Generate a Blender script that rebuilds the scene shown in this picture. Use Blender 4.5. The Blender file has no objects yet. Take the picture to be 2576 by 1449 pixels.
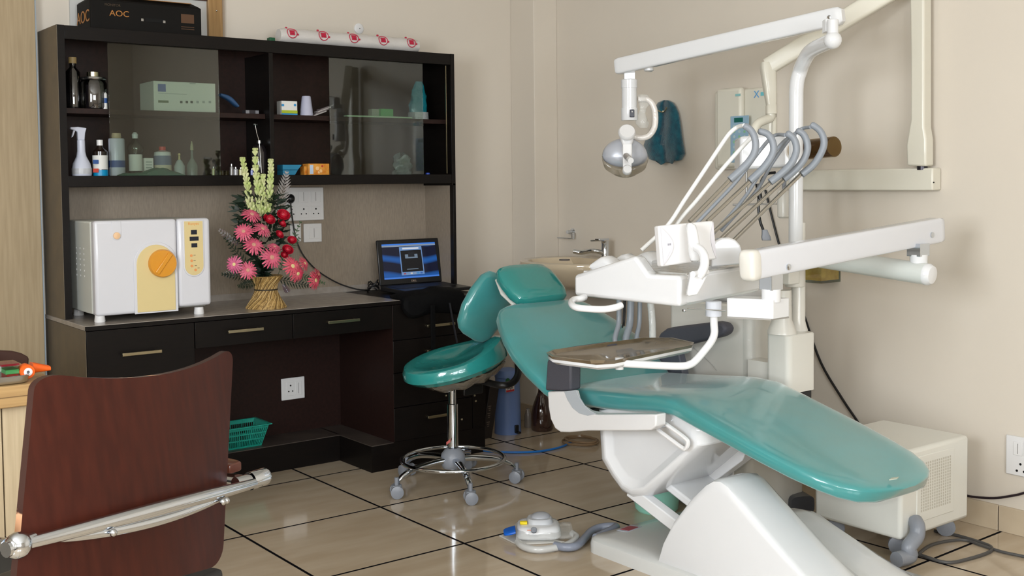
import bpy, bmesh, math, random
from mathutils import Vector, Matrix
random.seed(7)
PI = math.pi
S = bpy.context.scene
C = S.collection

# ------------------------------------------------------------------ camera
F_PX, YAW, PITCH, ROLL = 2818.935, 0.6539, 0.0475, -0.0099
CAM = Vector((-2.2915, -3.8849, 1.3052)); CY = 593.6352
fw = Vector((math.sin(YAW)*math.cos(PITCH), math.cos(YAW)*math.cos(PITCH), -math.sin(PITCH)))
r0 = Vector((math.cos(YAW), -math.sin(YAW), 0)); u0 = r0.cross(fw)
rt = math.cos(ROLL)*r0 + math.sin(ROLL)*u0
up = -math.sin(ROLL)*r0 + math.cos(ROLL)*u0
cd = bpy.data.cameras.new('camera'); co = bpy.data.objects.new('camera', cd); C.objects.link(co)
m = Matrix((rt, up, -fw)).transposed().to_4x4(); m.translation = CAM
co.matrix_world = m
cd.sensor_width = 36; cd.lens = F_PX*36/2576; cd.shift_y = (CY-724.5)/2576
cd.clip_start = 0.05
S.camera = co

def ray(x, y): return fw + (x-1288)/F_PX*rt - (y-CY)/F_PX*up
def on(x, y, ax, v):
    d = ray(x, y); i = 'XYZ'.index(ax); return CAM + d*((v-CAM[i])/d[i])
def dep(x, y, d): return CAM + ray(x, y)*d

# ------------------------------------------------------------------ world, light, exposure
w = bpy.data.worlds.new('world'); S.world = w; w.use_nodes = True
w.node_tree.nodes['Background'].inputs[0].default_value = (0.62, 0.72, 0.85, 1)
w.node_tree.nodes['Background'].inputs[1].default_value = 1.0
def area(name, loc, size, size_y, power, target, col=(1, 1, 1)):
    l = bpy.data.lights.new(name, 'AREA'); l.shape = 'RECTANGLE'; l.size = size; l.size_y = size_y
    l.energy = power; l.color = col
    o = bpy.data.objects.new(name, l); C.objects.link(o); o.location = loc
    o.rotation_euler = (Vector(target)-Vector(loc)).to_track_quat('-Z', 'Y').to_euler()
    return o
# daylight through the left window opening and the two behind the photographer
area('daylight', (-3.66, -2.75, 1.65), 1.3, 1.3, 112, (1.0, -2.3, 1.2), (0.92, 0.965, 1.0))
area('daylight', (-2.75, -6.06, 1.75), 1.0, 1.3, 66, (-1.9, 0.0, 1.2), (0.92, 0.965, 1.0))
area('daylight', (-1.45, -6.06, 1.75), 1.0, 1.3, 66, (-0.6, 0.0, 1.2), (0.92, 0.965, 1.0))
# the camera's own built-in flash, just above and left of the lens
fl = bpy.data.lights.new('camera_flash', 'AREA'); fl.size = 0.05; fl.energy = 13; fl.color = (1.0, 0.98, 0.94)
fo = bpy.data.objects.new('camera_flash', fl); C.objects.link(fo)
fo.location = CAM + up*0.07 - rt*0.04 - fw*0.05
fo.rotation_euler = (-fw).to_track_quat('Z', 'Y').to_euler() if False else (fw+rt*0.12).to_track_quat('-Z', 'Y').to_euler()
S.view_settings.view_transform = 'Standard'; S.view_settings.look = 'None'
S.view_settings.gamma = 1; S.view_settings.use_curve_mapping = False
S.view_settings.exposure = 0.0
S.cycles.use_denoising = True
S.cycles.max_bounces = 8
S.cycles.sample_clamp_indirect = 6

# ------------------------------------------------------------------ materials
def lin(c):
    return tuple(((x/255)/12.92 if x/255 <= .04045 else ((x/255+.055)/1.055)**2.4) for x in c)
MATS = {}
def M(name, rgb=(200, 200, 200), rough=.5, metal=0., coat=0., bump=0., bscale=60., vary=0., vscale=3., rgb2=None,
      stretch=None, rp=(.35, .65), spec=None, trans=0., alpha=1., emit=None, estr=1., ior=1.45, sheen=0., coat_rough=.05):
    if name in MATS: return MATS[name]
    mt = bpy.data.materials.new(name); mt.use_nodes = True; nt = mt.node_tree
    b = nt.nodes['Principled BSDF']; c = lin(rgb)+(1,)
    b.inputs['Base Color'].default_value = c; b.inputs['Roughness'].default_value = rough
    b.inputs['Metallic'].default_value = metal; b.inputs['Coat Weight'].default_value = coat
    b.inputs['Coat Roughness'].default_value = coat_rough
    b.inputs['Transmission Weight'].default_value = trans; b.inputs['IOR'].default_value = ior
    b.inputs['Alpha'].default_value = alpha; b.inputs['Sheen Weight'].default_value = sheen
    if spec is not None: b.inputs['Specular IOR Level'].default_value = spec
    if emit: b.inputs['Emission Color'].default_value = lin(emit)+(1,); b.inputs['Emission Strength'].default_value = estr
    tc = nt.nodes.new('ShaderNodeTexCoord'); mp = nt.nodes.new('ShaderNodeMapping')
    nt.links.new(tc.outputs['Object'], mp.inputs[0])
    if stretch: mp.inputs['Scale'].default_value = stretch
    if vary or rgb2:
        n = nt.nodes.new('ShaderNodeTexNoise'); n.inputs['Scale'].default_value = vscale; n.inputs['Detail'].default_value = 5
        nt.links.new(mp.outputs[0], n.inputs['Vector'])
        RP = nt.nodes.new('ShaderNodeValToRGB'); nt.links.new(n.outputs[0], RP.inputs[0])
        a = c if rgb2 is None else lin(rgb2)+(1,)
        k = 1-vary
        RP.color_ramp.elements[0].position = rp[0]; RP.color_ramp.elements[1].position = rp[1]
        RP.color_ramp.elements[0].color = (a[0]*k, a[1]*k, a[2]*k, 1); RP.color_ramp.elements[1].color = c
        nt.links.new(RP.outputs[0], b.inputs['Base Color'])
    if bump:
        n = nt.nodes.new('ShaderNodeTexNoise'); n.inputs['Scale'].default_value = bscale; n.inputs['Detail'].default_value = 4
        nt.links.new(mp.outputs[0], n.inputs['Vector'])
        bp = nt.nodes.new('ShaderNodeBump'); bp.inputs['Strength'].default_value = bump; bp.inputs['Distance'].default_value = .004
        nt.links.new(n.outputs[0], bp.inputs['Height']); nt.links.new(bp.outputs[0], b.inputs['Normal'])
        if coat: nt.links.new(bp.outputs[0], b.inputs['Coat Normal'])
    MATS[name] = mt; return mt

wallm = M('wall_paint', (215, 206, 193), .4, vary=.03, vscale=1.5)
ceilm = M('ceiling_paint', (235, 232, 225), .8)
tile = M('floor_tile', (192, 176, 154), .10, coat=.2, rgb2=(180, 162, 138), vscale=5, stretch=(.5, 2.2, 1))
grout = M('black_grout', (9, 8, 13), .7, spec=.1)
skirt = M('skirting_tile', (196, 180, 156), .2, rgb2=(184, 166, 142), vscale=6)
wenge = M('dark_wenge_laminate', (17, 12, 10), .38, spec=.25, rgb2=(11, 8, 7), vscale=4, stretch=(3, 3, 30))
wenge2 = M('red_brown_wenge_laminate', (40, 23, 19), .45, spec=.3, rgb2=(32, 18, 15), vscale=9, stretch=(8, 8, 8))
sidelam = M('grey_brown_side_laminate', (104, 92, 74), .45, rgb2=(94, 84, 70), vscale=12)
linen = M('grey_linen_laminate', (150, 137, 121), .5, rgb2=(138, 126, 112), vscale=60, stretch=(4, 4, .6), bump=.1, bscale=120)
counter = M('grey_counter_laminate', (158, 150, 142), .22, rgb2=(146, 138, 130), vscale=30)
wood = M('light_oak_panel', (172, 153, 122), .45, rgb2=(160, 141, 110), vscale=9, stretch=(9, 9, .5))
deskw = M('light_maple', (186, 152, 104), .3, rgb2=(168, 134, 90), vscale=5, stretch=(.6, .6, 14))
deskp = M('pale_ash_laminate', (198, 180, 150), .4, rgb2=(184, 166, 136), vscale=9, stretch=(12, 12, .5))
white = M('white_enamel', (222, 223, 225), .16, coat=.5, vary=.02, vscale=2)
offw = M('ivory_plastic', (217, 214, 206), .28, coat=.2)
whitep = M('white_plastic', (222, 221, 221), .3)
greyp = M('grey_plastic', (134, 138, 146), .35, bump=.1, bscale=200)
greyd = M('dark_grey_foam', (74, 74, 82), .55, bump=.25, bscale=400)
greyhose = M('grey_hose_rubber', (142, 148, 156), .32)
chrome = M('chrome', (208, 214, 222), .07, 1)
steel = M('brushed_steel', (190, 192, 194), .25, 1)
brass = M('satin_brass_steel', (170, 160, 132), .3, 1)
black = M('black_plastic', (20, 20, 22), .35)
blackm = M('black_metal', (16, 15, 15), .4)
teal = M('teal_vinyl', (58, 142, 144), .2, coat=.7, bump=.04, bscale=14, rgb2=(66, 136, 134), vscale=4, sheen=.22)
teal2 = M('teal_vinyl_wrapped', (44, 138, 134), .16, coat=.8, bump=.35, bscale=16)
redwood = M('red_brown_veneer', (64, 27, 18), .36, spec=.25, rgb2=(54, 22, 15), vscale=10, stretch=(6, 6, .7))
edgew = M('worn_ply_edge', (186, 140, 100), .4, rgb2=(70, 38, 26), vscale=30)
film = M('clear_plastic_film', (215, 215, 210), .12, alpha=.30, coat=.8, bump=.9, bscale=45)

def glassmat(name, rgb, mix=.12, rough=.02):
    if name in MATS: return MATS[name]
    mt = bpy.data.materials.new(name); mt.use_nodes = True; nt = mt.node_tree; nt.nodes.clear()
    o = nt.nodes.new('ShaderNodeOutputMaterial'); t = nt.nodes.new('ShaderNodeBsdfTransparent'); t.inputs[0].default_value = lin(rgb)+(1,)
    g = nt.nodes.new('ShaderNodeBsdfGlossy'); g.inputs['Roughness'].default_value = rough
    fr = nt.nodes.new('ShaderNodeLayerWeight'); fr.inputs[0].default_value = .5
    pw = nt.nodes.new('ShaderNodeMath'); pw.operation = 'POWER'; pw.inputs[1].default_value = 4; nt.links.new(fr.outputs['Facing'], pw.inputs[0])
    ma = nt.nodes.new('ShaderNodeMath'); ma.operation = 'MULTIPLY_ADD'; ma.inputs[1].default_value = .6; ma.inputs[2].default_value = mix
    mx = nt.nodes.new('ShaderNodeMixShader')
    nt.links.new(pw.outputs[0], ma.inputs[0]); nt.links.new(ma.outputs[0], mx.inputs[0])
    nt.links.new(t.outputs[0], mx.inputs[1]); nt.links.new(g.outputs[0], mx.inputs[2]); nt.links.new(mx.outputs[0], o.inputs[0])
    MATS[name] = mt; return mt
cabglass = glassmat('cabinet_glass', (228, 234, 229), .065)
clear = glassmat('clear_glass', (215, 222, 218), .1)
brownglass = glassmat('brown_acrylic', (198, 182, 154), .03)

# ------------------------------------------------------------------ mesh helpers
V = Vector
def NB(): return bmesh.new()
def hexa(bm, p, mi=0):
    v = [bm.verts.new(q) for q in p]
    for f in ((0, 3, 2, 1), (4, 5, 6, 7), (0, 1, 5, 4), (1, 2, 6, 5), (2, 3, 7, 6), (3, 0, 4, 7)):
        bm.faces.new([v[i] for i in f]).material_index = mi
    return v
def box(bm, x0, x1, y0, y1, z0, z1, mi=0):
    x0, x1 = sorted((x0, x1)); y0, y1 = sorted((y0, y1)); z0, z1 = sorted((z0, z1))
    return hexa(bm, [(x0, y0, z0), (x1, y0, z0), (x1, y1, z0), (x0, y1, z0), (x0, y0, z1), (x1, y0, z1), (x1, y1, z1), (x0, y1, z1)], mi)
def obox(bm, c, ax, ay, az, mi=0):
    """box with centre c and half-extent vectors"""
    c = V(c); ax, ay, az = V(ax), V(ay), V(az)
    return hexa(bm, [c-ax-ay-az, c+ax-ay-az, c+ax+ay-az, c-ax+ay-az, c-ax-ay+az, c+ax-ay+az, c+ax+ay+az, c-ax+ay+az], mi)
def rings(bm, rs, cap=True, closed=True, mi=0):
    vs = [[bm.verts.new(p) for p in r] for r in rs]
    n = len(rs[0])
    for a, b in zip(vs, vs[1:]):
        for i in range(n if closed else n-1):
            j = (i+1) % n
            bm.faces.new((a[i], a[j], b[j], b[i])).material_index = mi
    if cap:
        bm.faces.new(list(reversed(vs[0]))).material_index = mi; bm.faces.new(vs[-1]).material_index = mi
    return vs
def prism(bm, pts, off, mi=0):
    off = V(off); return rings(bm, [[V(p) for p in pts], [V(p)+off for p in pts]], mi=mi)
def frames(path):
    path = [V(p) for p in path]; out = []; t0 = (path[1]-path[0]).normalized()
    n = t0.orthogonal().normalized() if abs(t0.z) > .9 else (V((0, 0, 1))-t0*t0.z).normalized()
    for i, p in enumerate(path):
        a = path[max(i-1, 0)]; b = path[min(i+1, len(path)-1)]; t = (b-a).normalized()
        n = (n - t*n.dot(t)).normalized(); out.append((p, t, n, t.cross(n)))
    return out
def tube(bm, path, r, seg=12, mi=0, cap=True):
    fr = frames(path); rs = []
    for i, (p, t, n, b) in enumerate(fr):
        q = r[i] if isinstance(r, (list, tuple)) else r
        rs.append([p+(n*math.cos(a)+b*math.sin(a))*q for a in [2*PI*k/seg for k in range(seg)]])
    return rings(bm, rs, cap, mi=mi)
def smooth(pts, n=6):
    pts = [V(p) for p in pts]; P = [pts[0]*2-pts[1]]+pts+[pts[-1]*2-pts[-2]]; out = []
    for i in range(1, len(P)-2):
        a, b, c, d = P[i-1:i+3]
        for k in range(n):
            t = k/n; out.append(.5*((2*b)+(c-a)*t+(2*a-5*b+4*c-d)*t*t+(3*b-a-3*c+d)*t**3))
    out.append(pts[-1]); return out
def lathe(bm, prof, c=(0, 0, 0), ax=(0, 0, 1), seg=20, mi=0, cap=True, sx=1.):
    c = V(c); ax = V(ax).normalized(); n = ax.orthogonal().normalized(); b = ax.cross(n)
    rs = [[c+ax*h+(n*math.cos(2*PI*k/seg)*sx+b*math.sin(2*PI*k/seg))*max(r, 1e-4) for k in range(seg)] for r, h in prof]
    return rings(bm, rs, cap, mi=mi)
def ball(bm, c, r, seg=14, sc=(1, 1, 1), mi=0):
    rs = []
    for i in range(seg//2+1):
        th = PI*i/(seg//2); z = -math.cos(th); q = max(math.sin(th), 1e-3)
        rs.append([V(c)+V((q*math.cos(2*PI*k/seg)*sc[0], q*math.sin(2*PI*k/seg)*sc[1], z*sc[2]))*r for k in range(seg)])
    return rings(bm, rs, mi=mi)
def slab(bm, st, e=4., seg=40, mi=0):
    """stations: (centre, side, up, half_width, half_height)"""
    rs = []
    for c, s, u, hw, hh in st:
        c, s, u = V(c), V(s).normalized(), V(u).normalized(); r = []
        for k in range(seg):
            a = 2*PI*k/seg; ca, sa = math.cos(a), math.sin(a)
            r.append(c+s*hw*math.copysign(abs(ca)**(2/e), ca)+u*hh*math.copysign(abs(sa)**(2/e), sa))
        rs.append(r)
    return rings(bm, rs, mi=mi)
def disc(bm, c, nrm, r, seg=20, mi=0, t=.001):
    lathe(bm, [(r, 0), (r, t)], c, nrm, seg, mi)

def origin(o):
    v = V((0, 0, 0))
    while o: v = v+o.location; o = o.parent
    return v
def P(name, bm, mats, parent=None, bev=0., bseg=2, sm=True, sub=0, label=None, loc=None, solid=0.):
    bmesh.ops.recalc_face_normals(bm, faces=bm.faces[:])
    o0 = origin(parent) if parent else (V(loc) if loc is not None else V((0, 0, 0)))
    if o0.length: bmesh.ops.translate(bm, verts=bm.verts[:], vec=-o0)
    me = bpy.data.meshes.new(name); bm.to_mesh(me); bm.free()
    for mt in (mats if isinstance(mats, (list, tuple)) else [mats]): me.materials.append(mt)
    o = bpy.data.objects.new(name, me); C.objects.link(o)
    if parent: o.parent = parent
    elif loc is not None: o.location = loc
    if solid:
        s = o.modifiers.new('solid', 'SOLIDIFY'); s.thickness = solid; s.offset = 0
    if bev:
        b = o.modifiers.new('bevel', 'BEVEL'); b.width = bev; b.segments = bseg; b.limit_method = 'ANGLE'; b.angle_limit = .6
    if sub:
        s = o.modifiers.new('sub', 'SUBSURF'); s.levels = sub; s.render_levels = sub
    if sm:
        for p in me.polygons: p.use_smooth = True
        try:
            me.set_sharp_from_angle(angle=.7)
        except Exception: pass
    if label: o['label'] = label
    return o
def tag(o, label, cat, group=None, kind=None):
    o['label'] = label; o['category'] = cat
    if group: o['group'] = group
    if kind: o['kind'] = kind
    return o
def T(name, label, cat, loc=(0, 0, 0), group=None):
    o = bpy.data.objects.new(name, None); C.objects.link(o); o.location = loc; o.empty_display_size = .1
    return tag(o, label, cat, group)
def ST(name, bm, mats, bev=0., label=None):
    o = P(name, bm, mats, None, bev, sm=False); o['kind'] = 'structure'
    if label: o['label'] = label
    return o
def textmesh(body, size, o, dx, dn, mat, name, parent, ext=.0006, align='CENTER', label=None, sx=1.):
    """lettering lying on a surface: o origin, dx reading direction, dn outward normal"""
    cu = bpy.data.curves.new(name, 'FONT'); cu.body = body; cu.size = size; cu.extrude = ext; cu.align_x = align; cu.align_y = 'CENTER'
    t = bpy.data.objects.new(name, cu); C.objects.link(t)
    dx = V(dx).normalized(); dn = V(dn).normalized(); dy = dn.cross(dx)
    mm = Matrix((dx*sx, dy, dn)).transposed().to_4x4(); mm.translation = V(o)
    dg = bpy.context.evaluated_depsgraph_get(); me = bpy.data.meshes.new_from_object(t.evaluated_get(dg))
    me.transform(mm); me.transform(Matrix.Translation(-(origin(parent)))); me.materials.clear(); me.materials.append(mat)
    bpy.data.objects.remove(t); bpy.data.curves.remove(cu)
    ob = bpy.data.objects.new(name, me); C.objects.link(ob); ob.parent = parent
    if label: ob['label'] = label
    return ob
X_, Y_, Z_ = V((1, 0, 0)), V((0, 1, 0)), V((0, 0, 1))
#@@MAIN
# ================================================================== ROOM
XR, YB, H = 1.63, 1.02, 2.75
def lines_x(i, y):      # tile joints running away from the viewer
    return {-5: -2.95, -4: -2.36, -3: -1.77, -2: -1.18, -1: -.589, 0: 0, 1: .6-.012*y, 2: 1.09-.024*y, 3: 1.68-.03*y}[i]
def lines_y(j, x):
    return .587+(j*.5905 if j > 0 else j*.5895)+(.02*x if j < -2 else 0)
bm = NB(); g = .0055
for i in range(-5, 3):
    for j in range(-11, 2):
        q = []
        for a, b in ((0, 0), (1, 0), (1, 1), (0, 1)):
            y = lines_y(j+b-1, 0); x = lines_x(i+a, y); y = lines_y(j+b-1, x)
            q.append(V((min(x+(g if a == 0 else -g), XR), min(y+(g if b == 0 else -g), YB), 0)))
        vs = [bm.verts.new(p) for p in q]; bm.faces.new(vs)
        lo = [bm.verts.new(p-V((0, 0, .003))) for p in q]
        for k in range(4): bm.faces.new((vs[k], vs[(k+1) % 4], lo[(k+1) % 4], lo[k])).material_index = 1
box(bm, -3.7, XR+.1, -6.1, YB+.1, -.05, -.0016, 1)
ST('floor', bm, [tile, grout])
bm = NB(); box(bm, -3.7, XR+.1, YB, YB+.12, 0, H); ST('wall_back', bm, wallm)
bm = NB(); box(bm, XR, XR+.12, -6.1, YB+.12, 0, H); ST('wall_right', bm, wallm)
bm = NB(); box(bm, 1.47, XR, .815, YB, 0, H); ST('trim_1', bm, wallm, .004, 'square wall-coloured pillar in the corner')
bm = NB()
for a, b, c, d in ((-6.1, -3.5, 0, H), (-2.0, YB+.12, 0, H), (-3.5, -2.0, 0, .9), (-3.5, -2.0, 2.4, H)): box(bm, -3.72, -3.6, a, b, c, d)
ST('wall_left', bm, wallm)
bm = NB()
for y0, y1, z0, z1 in ((-3.5, -3.44, .9, 2.4), (-2.06, -2.0, .9, 2.4), (-3.5, -2.0, .9, .96), (-3.5, -2.0, 2.34, 2.4), (-2.77, -2.73, .9, 2.4)): box(bm, -3.62, -3.58, y0, y1, z0, z1)
ST('window_3', bm, white)
bm = NB(); box(bm, -3.72, XR+.12, -6.1, YB+.12, H, H+.1); ST('ceiling', bm, ceilm)
bm = NB()
for a, b, c, d in ((-3.7, -3.3, 0, H), (-2.2, -2.0, 0, H), (-.9, XR+.1, 0, H), (-3.3, -2.2, 0, 1.05), (-3.3, -2.2, 2.45, H), (-2.0, -.9, 0, 1.05), (-2.0, -.9, 2.45, H)):
    box(bm, a, b, -6.1, -6.0, c, d)
ST('wall_front', bm, wallm)
for n, (a, b) in enumerate(((-3.3, -2.2), (-2.0, -.9))):
    bm = NB()
    for x0, x1, z0, z1 in ((a, a+.05, 1.05, 2.45), (b-.05, b, 1.05, 2.45), (a, b, 1.05, 1.1), (a, b, 2.4, 2.45), ((a+b)/2-.02, (a+b)/2+.02, 1.05, 2.45)):
        box(bm, x0, x1, -6.04, -5.99, z0, z1)
    ST('window_%d' % (n+1), bm, white)
# wood panelling left of the cabinet
bm = NB(); box(bm, -3.6, -1.022, .965, YB, 0, H); ST('trim_2', bm, wood, .002, 'light oak wall panelling')
bm = NB(); box(bm, -1.022, -1.016, .968, YB, 0, H); ST('trim_3', bm, M('pale_blue_edging', (150, 160, 168), .5), 0, 'pale blue-grey edge strip of the panelling')
# skirting
bm = NB()
ys = [.815, .01, -.58, -1.1495, -1.724, -2.31, -2.9, -3.49, -4.08, -4.67, -5.26, -6.0]
for a, b in zip(ys, ys[1:]): box(bm, XR-.012, XR+.01, b+.0015, a-.0015, 0, .095)
ST('baseboard_right', bm, skirt, .002)
bm = NB(); box(bm, XR-.009, XR, -6.0, .8, 0, .09); ST('trim_4', bm, grout, 0, 'dark joints of the skirting')
bm = NB(); box(bm, 1.28, 1.47, YB-.012, YB, 0, .095); box(bm, 1.458, 1.47, .803, YB-.012, 0, .095); box(bm, 1.47, XR-.012, .803, .815, 0, .095)
ST('baseboard_back', bm, skirt, .002)

# ================================================================== CABINETS
YF, ZD = .475, .775            # counter front and height
YU, ZU0, ZU1 = .745, 1.305, 1.948
XL, XC = -1.0, .905            # tall unit left and right outside
# tall wall unit
t = T('wall_cabinet', 'long dark brown wall cabinet with open shelves and sliding glass panes above the counter', 'cabinet', (XL, YU, ZU0))
bm = NB(); box(bm, XL+.03, XC-.022, YU+.001, YU+.02, ZU1-.055, ZU1-.0005); box(bm, XL+.03, XC-.022, YU+.02, YB-.003, ZU1-.02, ZU1-.0005)
box(bm, XL+.03, XC-.022, YU+.001, YB-.003, ZU0, ZU0+.045)
P('carcass', bm, wenge, t, .002)
bm = NB(); box(bm, XL, XL+.002, YU+.0, YB-.003, ZD, ZU1, 1); box(bm, XL+.002, XL+.03, YU, YB-.003, ZD, ZU1)
P('side_panel', bm, [wenge, sidelam], t, label='grey-brown outer face, dark front edge')
bm = NB(); box(bm, XC-.022, XC, YU, YB-.003, ZU0-.01, ZU1); box(bm, XC-.016, XC, YU, YU+.03, ZD, ZU0)
box(bm, XC-.014, XC, YU+.03, YB-.003, ZD, ZU0, 1)
P('side_panel', bm, [wenge, linen], t, .001, label='grey-lined panel with a thin dark front edge')
bm = NB(); box(bm, XL+.03, XC-.022, YB-.018, YB-.003, ZU0+.045, ZU1-.02); P('back_panel', bm, wenge2, t)
xd0, xd1 = on(672, 300, 'Y', YU+.03).x, on(690, 300, 'Y', YU+.0).x
bm = NB(); box(bm, xd0, xd1, YU+.002, YB-.018, ZU0+.045, ZU1-.055); P('divider', bm, wenge, t, .001)
zs = on(200, 272, 'Y', YU+.05).z; 
for a, b in ((XL+.03, xd0), (xd1, XC-.022)):
    bm = NB(); box(bm, a, b, YU+.05, YB-.018, zs-.022, zs); P('shelf', bm, wenge2, t, .001)
for k, (a, b, yy) in enumerate(((275, 553, .02), (830, 1065, .02))):
    x0, x1 = on(a, 300, 'Y', YU+yy).x, on(b, 300, 'Y', YU+yy).x
    bm = NB(); box(bm, x0, x1, YU+yy, YU+yy+.005, ZU0+.045, ZU1-.055)
    P('sliding_glass', bm, cabglass, t, .0008, label='grey-green sliding glass pane')
for a in (.735, .748): pass
bm = NB(); box(bm, XC-.05, XC-.047, YU+.004, YU+.01, ZU0+.05, ZU1-.06); P('glass_track', bm, brass, t)
# backsplash
bm = NB(); box(bm, XL+.03, XC-.014, YB-.014, YB-.003, ZD, ZU0); ST('trim_5', bm, linen, 0, 'grey textured laminate backsplash behind the counter')
bm = NB(); box(bm, XL+.03, XC-.02, YB-.017, YB-.014, ZD, ZD+.03); ST('trim_6', bm, counter, 0, 'low upstand along the back of the counter')
# counter: two levels of top, drawers under
XE = .89
t = T('worktop', 'long grey laminate worktop running under the dark wall cabinet', 'worktop', (XL, YF, ZD-.02))
bm = NB(); box(bm, XL-.004, .40, YF-.004, YB-.004, ZD-.018, ZD); P('top', bm, counter, t, .002)
bm = NB(); box(bm, XL-.004, .40, YF-.006, YF-.004, ZD-.018, ZD-.002); P('edge_strip', bm, wenge, t, label='dark front edge')
t = T('counter_side', 'dark worktop section at the right end beside the black bag', 'worktop', (.4, YF, ZD-.02))
t.name = 'side_worktop'
bm = NB(); box(bm, .40, XE, YF-.004, YB-.004, ZD-.02, ZD-.003); P('top', bm, wenge, t, .002)
def handle(parent, xc, z, w=.155):
    bm = NB(); box(bm, xc-w/2, xc+w/2, YF-.034, YF-.024, z-.006, z+.006)
    for s in (-1, 1): box(bm, xc+s*(w/2-.012)-.005, xc+s*(w/2-.012)+.005, YF-.025, YF-.0, z-.004, z+.004)
    return P('handle', bm, brass, parent, .001, label='brushed metal bar handle')
def drawer(unit, x0, x1, z0, z1, hx=None, hz=None):
    bm = NB(); box(bm, x0+.002, x1-.002, YF, YF+.018, z0+.002, z1-.002)
    d = P('drawer', bm, wenge, unit, .001)
    if hx is not None: handle(d, hx, hz)
    return d
ZK = .124
xa = on(490, 850, 'Y', YF).x; xb = on(737, 850, 'Y', YF).x; xc_ = .36
# left unit
t = T('drawer_unit', 'dark drawer unit at the left end of the counter under the autoclave', 'drawer unit', (XL, YF, ZK))
bm = NB(); box(bm, XL, xa, YF+.02, YB-.004, ZK, ZD-.019); box(bm, XL-.002, XL, YF, YB-.004, 0.0, ZD-.019, 1); P('body', bm, [wenge, sidelam], t)
h0 = on(358, 888, 'Y', YF-.03)
drawer(t, XL, xa, .49, ZD-.02, h0.x, h0.z); drawer(t, XL, xa, .31, .49, h0.x, .45); drawer(t, XL, xa, ZK, .31, h0.x, .27)
# knee-hole unit
t = T('kneehole_desk', 'dark knee-hole desk section with two slim drawers side by side', 'desk', (xa, YF, ZK))
zb1 = on(600, 868, 'Y', YF).z; zb2 = on(860, 850, 'Y', YF).z
h1 = on(619, 831, 'Y', YF-.03); h2 = on(866, 808, 'Y', YF-.03)
for a, b, hh in ((xa, xb, h1), (xb, xc_, h2)): drawer(t, a, b, .645, ZD-.02, hh.x, hh.z)
bm = NB(); box(bm, xa, xc_, YF+.02, YF+.3, .66, ZD-.02); P('drawer_box', bm, wenge, t)
bm = NB(); box(bm, xa, xc_, .976, YB-.005, ZK, ZD-.02); P('back_panel', bm, wenge2, t)
# right unit, two columns
t = T('drawer_unit', 'tall dark drawer unit right of the knee hole, behind the stool', 'drawer unit', (xc_, YF, ZK))
bm = NB(); box(bm, xc_+.002, XE-.01, YF+.019, YB-.004, ZK, ZD-.021); box(bm, xc_, xc_+.002, YF+.001, .976, ZK, ZD-.021, 1); P('body', bm, [wenge, wenge2], t)
xm = .80
for (z0, z1) in ((.59, .755), (.44, .59), (.28, .44), (ZK, .28)):
    hx = on(1110, 817, 'Y', YF-.03).x if z1 > .7 else on(1112, 1045, 'Y', YF-.03).x
    zz = {(.59, .755): on(1110, 817, 'Y', YF-.03).z, (.44, .59): .53, (.28, .44): .37, (ZK, .28): on(1112, 1045, 'Y', YF-.03).z}[(z0, z1)]
    drawer(t, xc_, xm, z0, z1, hx, zz)
bm = NB(); box(bm, xm+.002, XE-.012, YF, YF+.018, ZK+.002, .753); d = P('door', bm, wenge, t, .001)
bm = NB(); lathe(bm, [(.008, 0), (.011, .012), (.008, .02)], (xm+.06, YF-.0, .66), (0, -1, 0), 12); P('knob', bm, brass, d)
# plinth
t = T('plinth', 'dark plinth with a grey ledge running along the foot of the counter', 'plinth', (XL, YF, 0))
bm = NB(); box(bm, .246, XE-.01, YF+.01, YB-.004, 0, ZK-.001); box(bm, xa-.08, .246, .782, YB-.004, 0, ZK-.001); box(bm, XL+.002, xa-.08, YF+.01, YB-.004, 0, ZK-.001)
P('base', bm, wenge, t)
bm = NB(); box(bm, .244, xc_, YF+.005, .975, ZK-.004, ZK+.0); box(bm, xa, .25, .778, .975, ZK-.004, ZK+.0)
P('ledge', bm, M('dusty_dark_ledge', (72, 64, 58), .4, rgb2=(58, 50, 46), vscale=9), t, label='dusty grey ledge')
# ================================================================== ON TOP OF THE WALL CABINET
carton = M('black_print_carton', (15, 13, 11), .65, spec=.2); kraft = M('kraft_print', (150, 108, 62), .6); orange_ink = M('orange_ink', (176, 116, 52), .5)
ink = M('dark_ink', (40, 42, 46), .6); silver_ink = M('silver_ink', (150, 145, 138), .4)
zt = ZU1
pA = on(245, 80, 'Z', zt+.012); 
x0, x1 = on(228, 60, 'Y', .80).x, on(507, 60, 'Y', .80).x
t = T('monitor_carton', 'black monitor carton with orange lettering lying on top of the wall cabinet', 'carton', (x0, .80, zt))
bm = NB(); hexa(bm, [(x0, .80, zt), (x1, .80, zt), (x1, YB-.04, zt), (x0, YB-.04, zt), (x0, .80, zt+.122), (x1, .80, zt+.122), (x1, YB-.04, zt+.122), (x0, YB-.04, zt+.122)])
hexa(bm, [(x0+.001, .801, zt+.122), (x1-.001, .801, zt+.122), (x1-.001, YB-.041, zt+.122), (x0+.001, YB-.041, zt+.122), (x0+.03, .83, zt+.142), (x1-.03, .83, zt+.142), (x1-.03, YB-.06, zt+.142), (x0+.03, YB-.06, zt+.142)], 0)
P('box', bm, carton, t, .004)
bm = NB(); hexa(bm, [(x0+.11, .81, zt+.1385), (x1-.04, .81, zt+.1385), (x1-.04, YB-.07, zt+.144), (x0+.11, YB-.07, zt+.144), (x0+.11, .81, zt+.141), (x1-.04, .81, zt+.141), (x1-.04, YB-.07, zt+.146), (x0+.11, YB-.07, zt+.146)])
P('top_flap', bm, kraft, t, label='orange-brown printed top')
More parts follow.
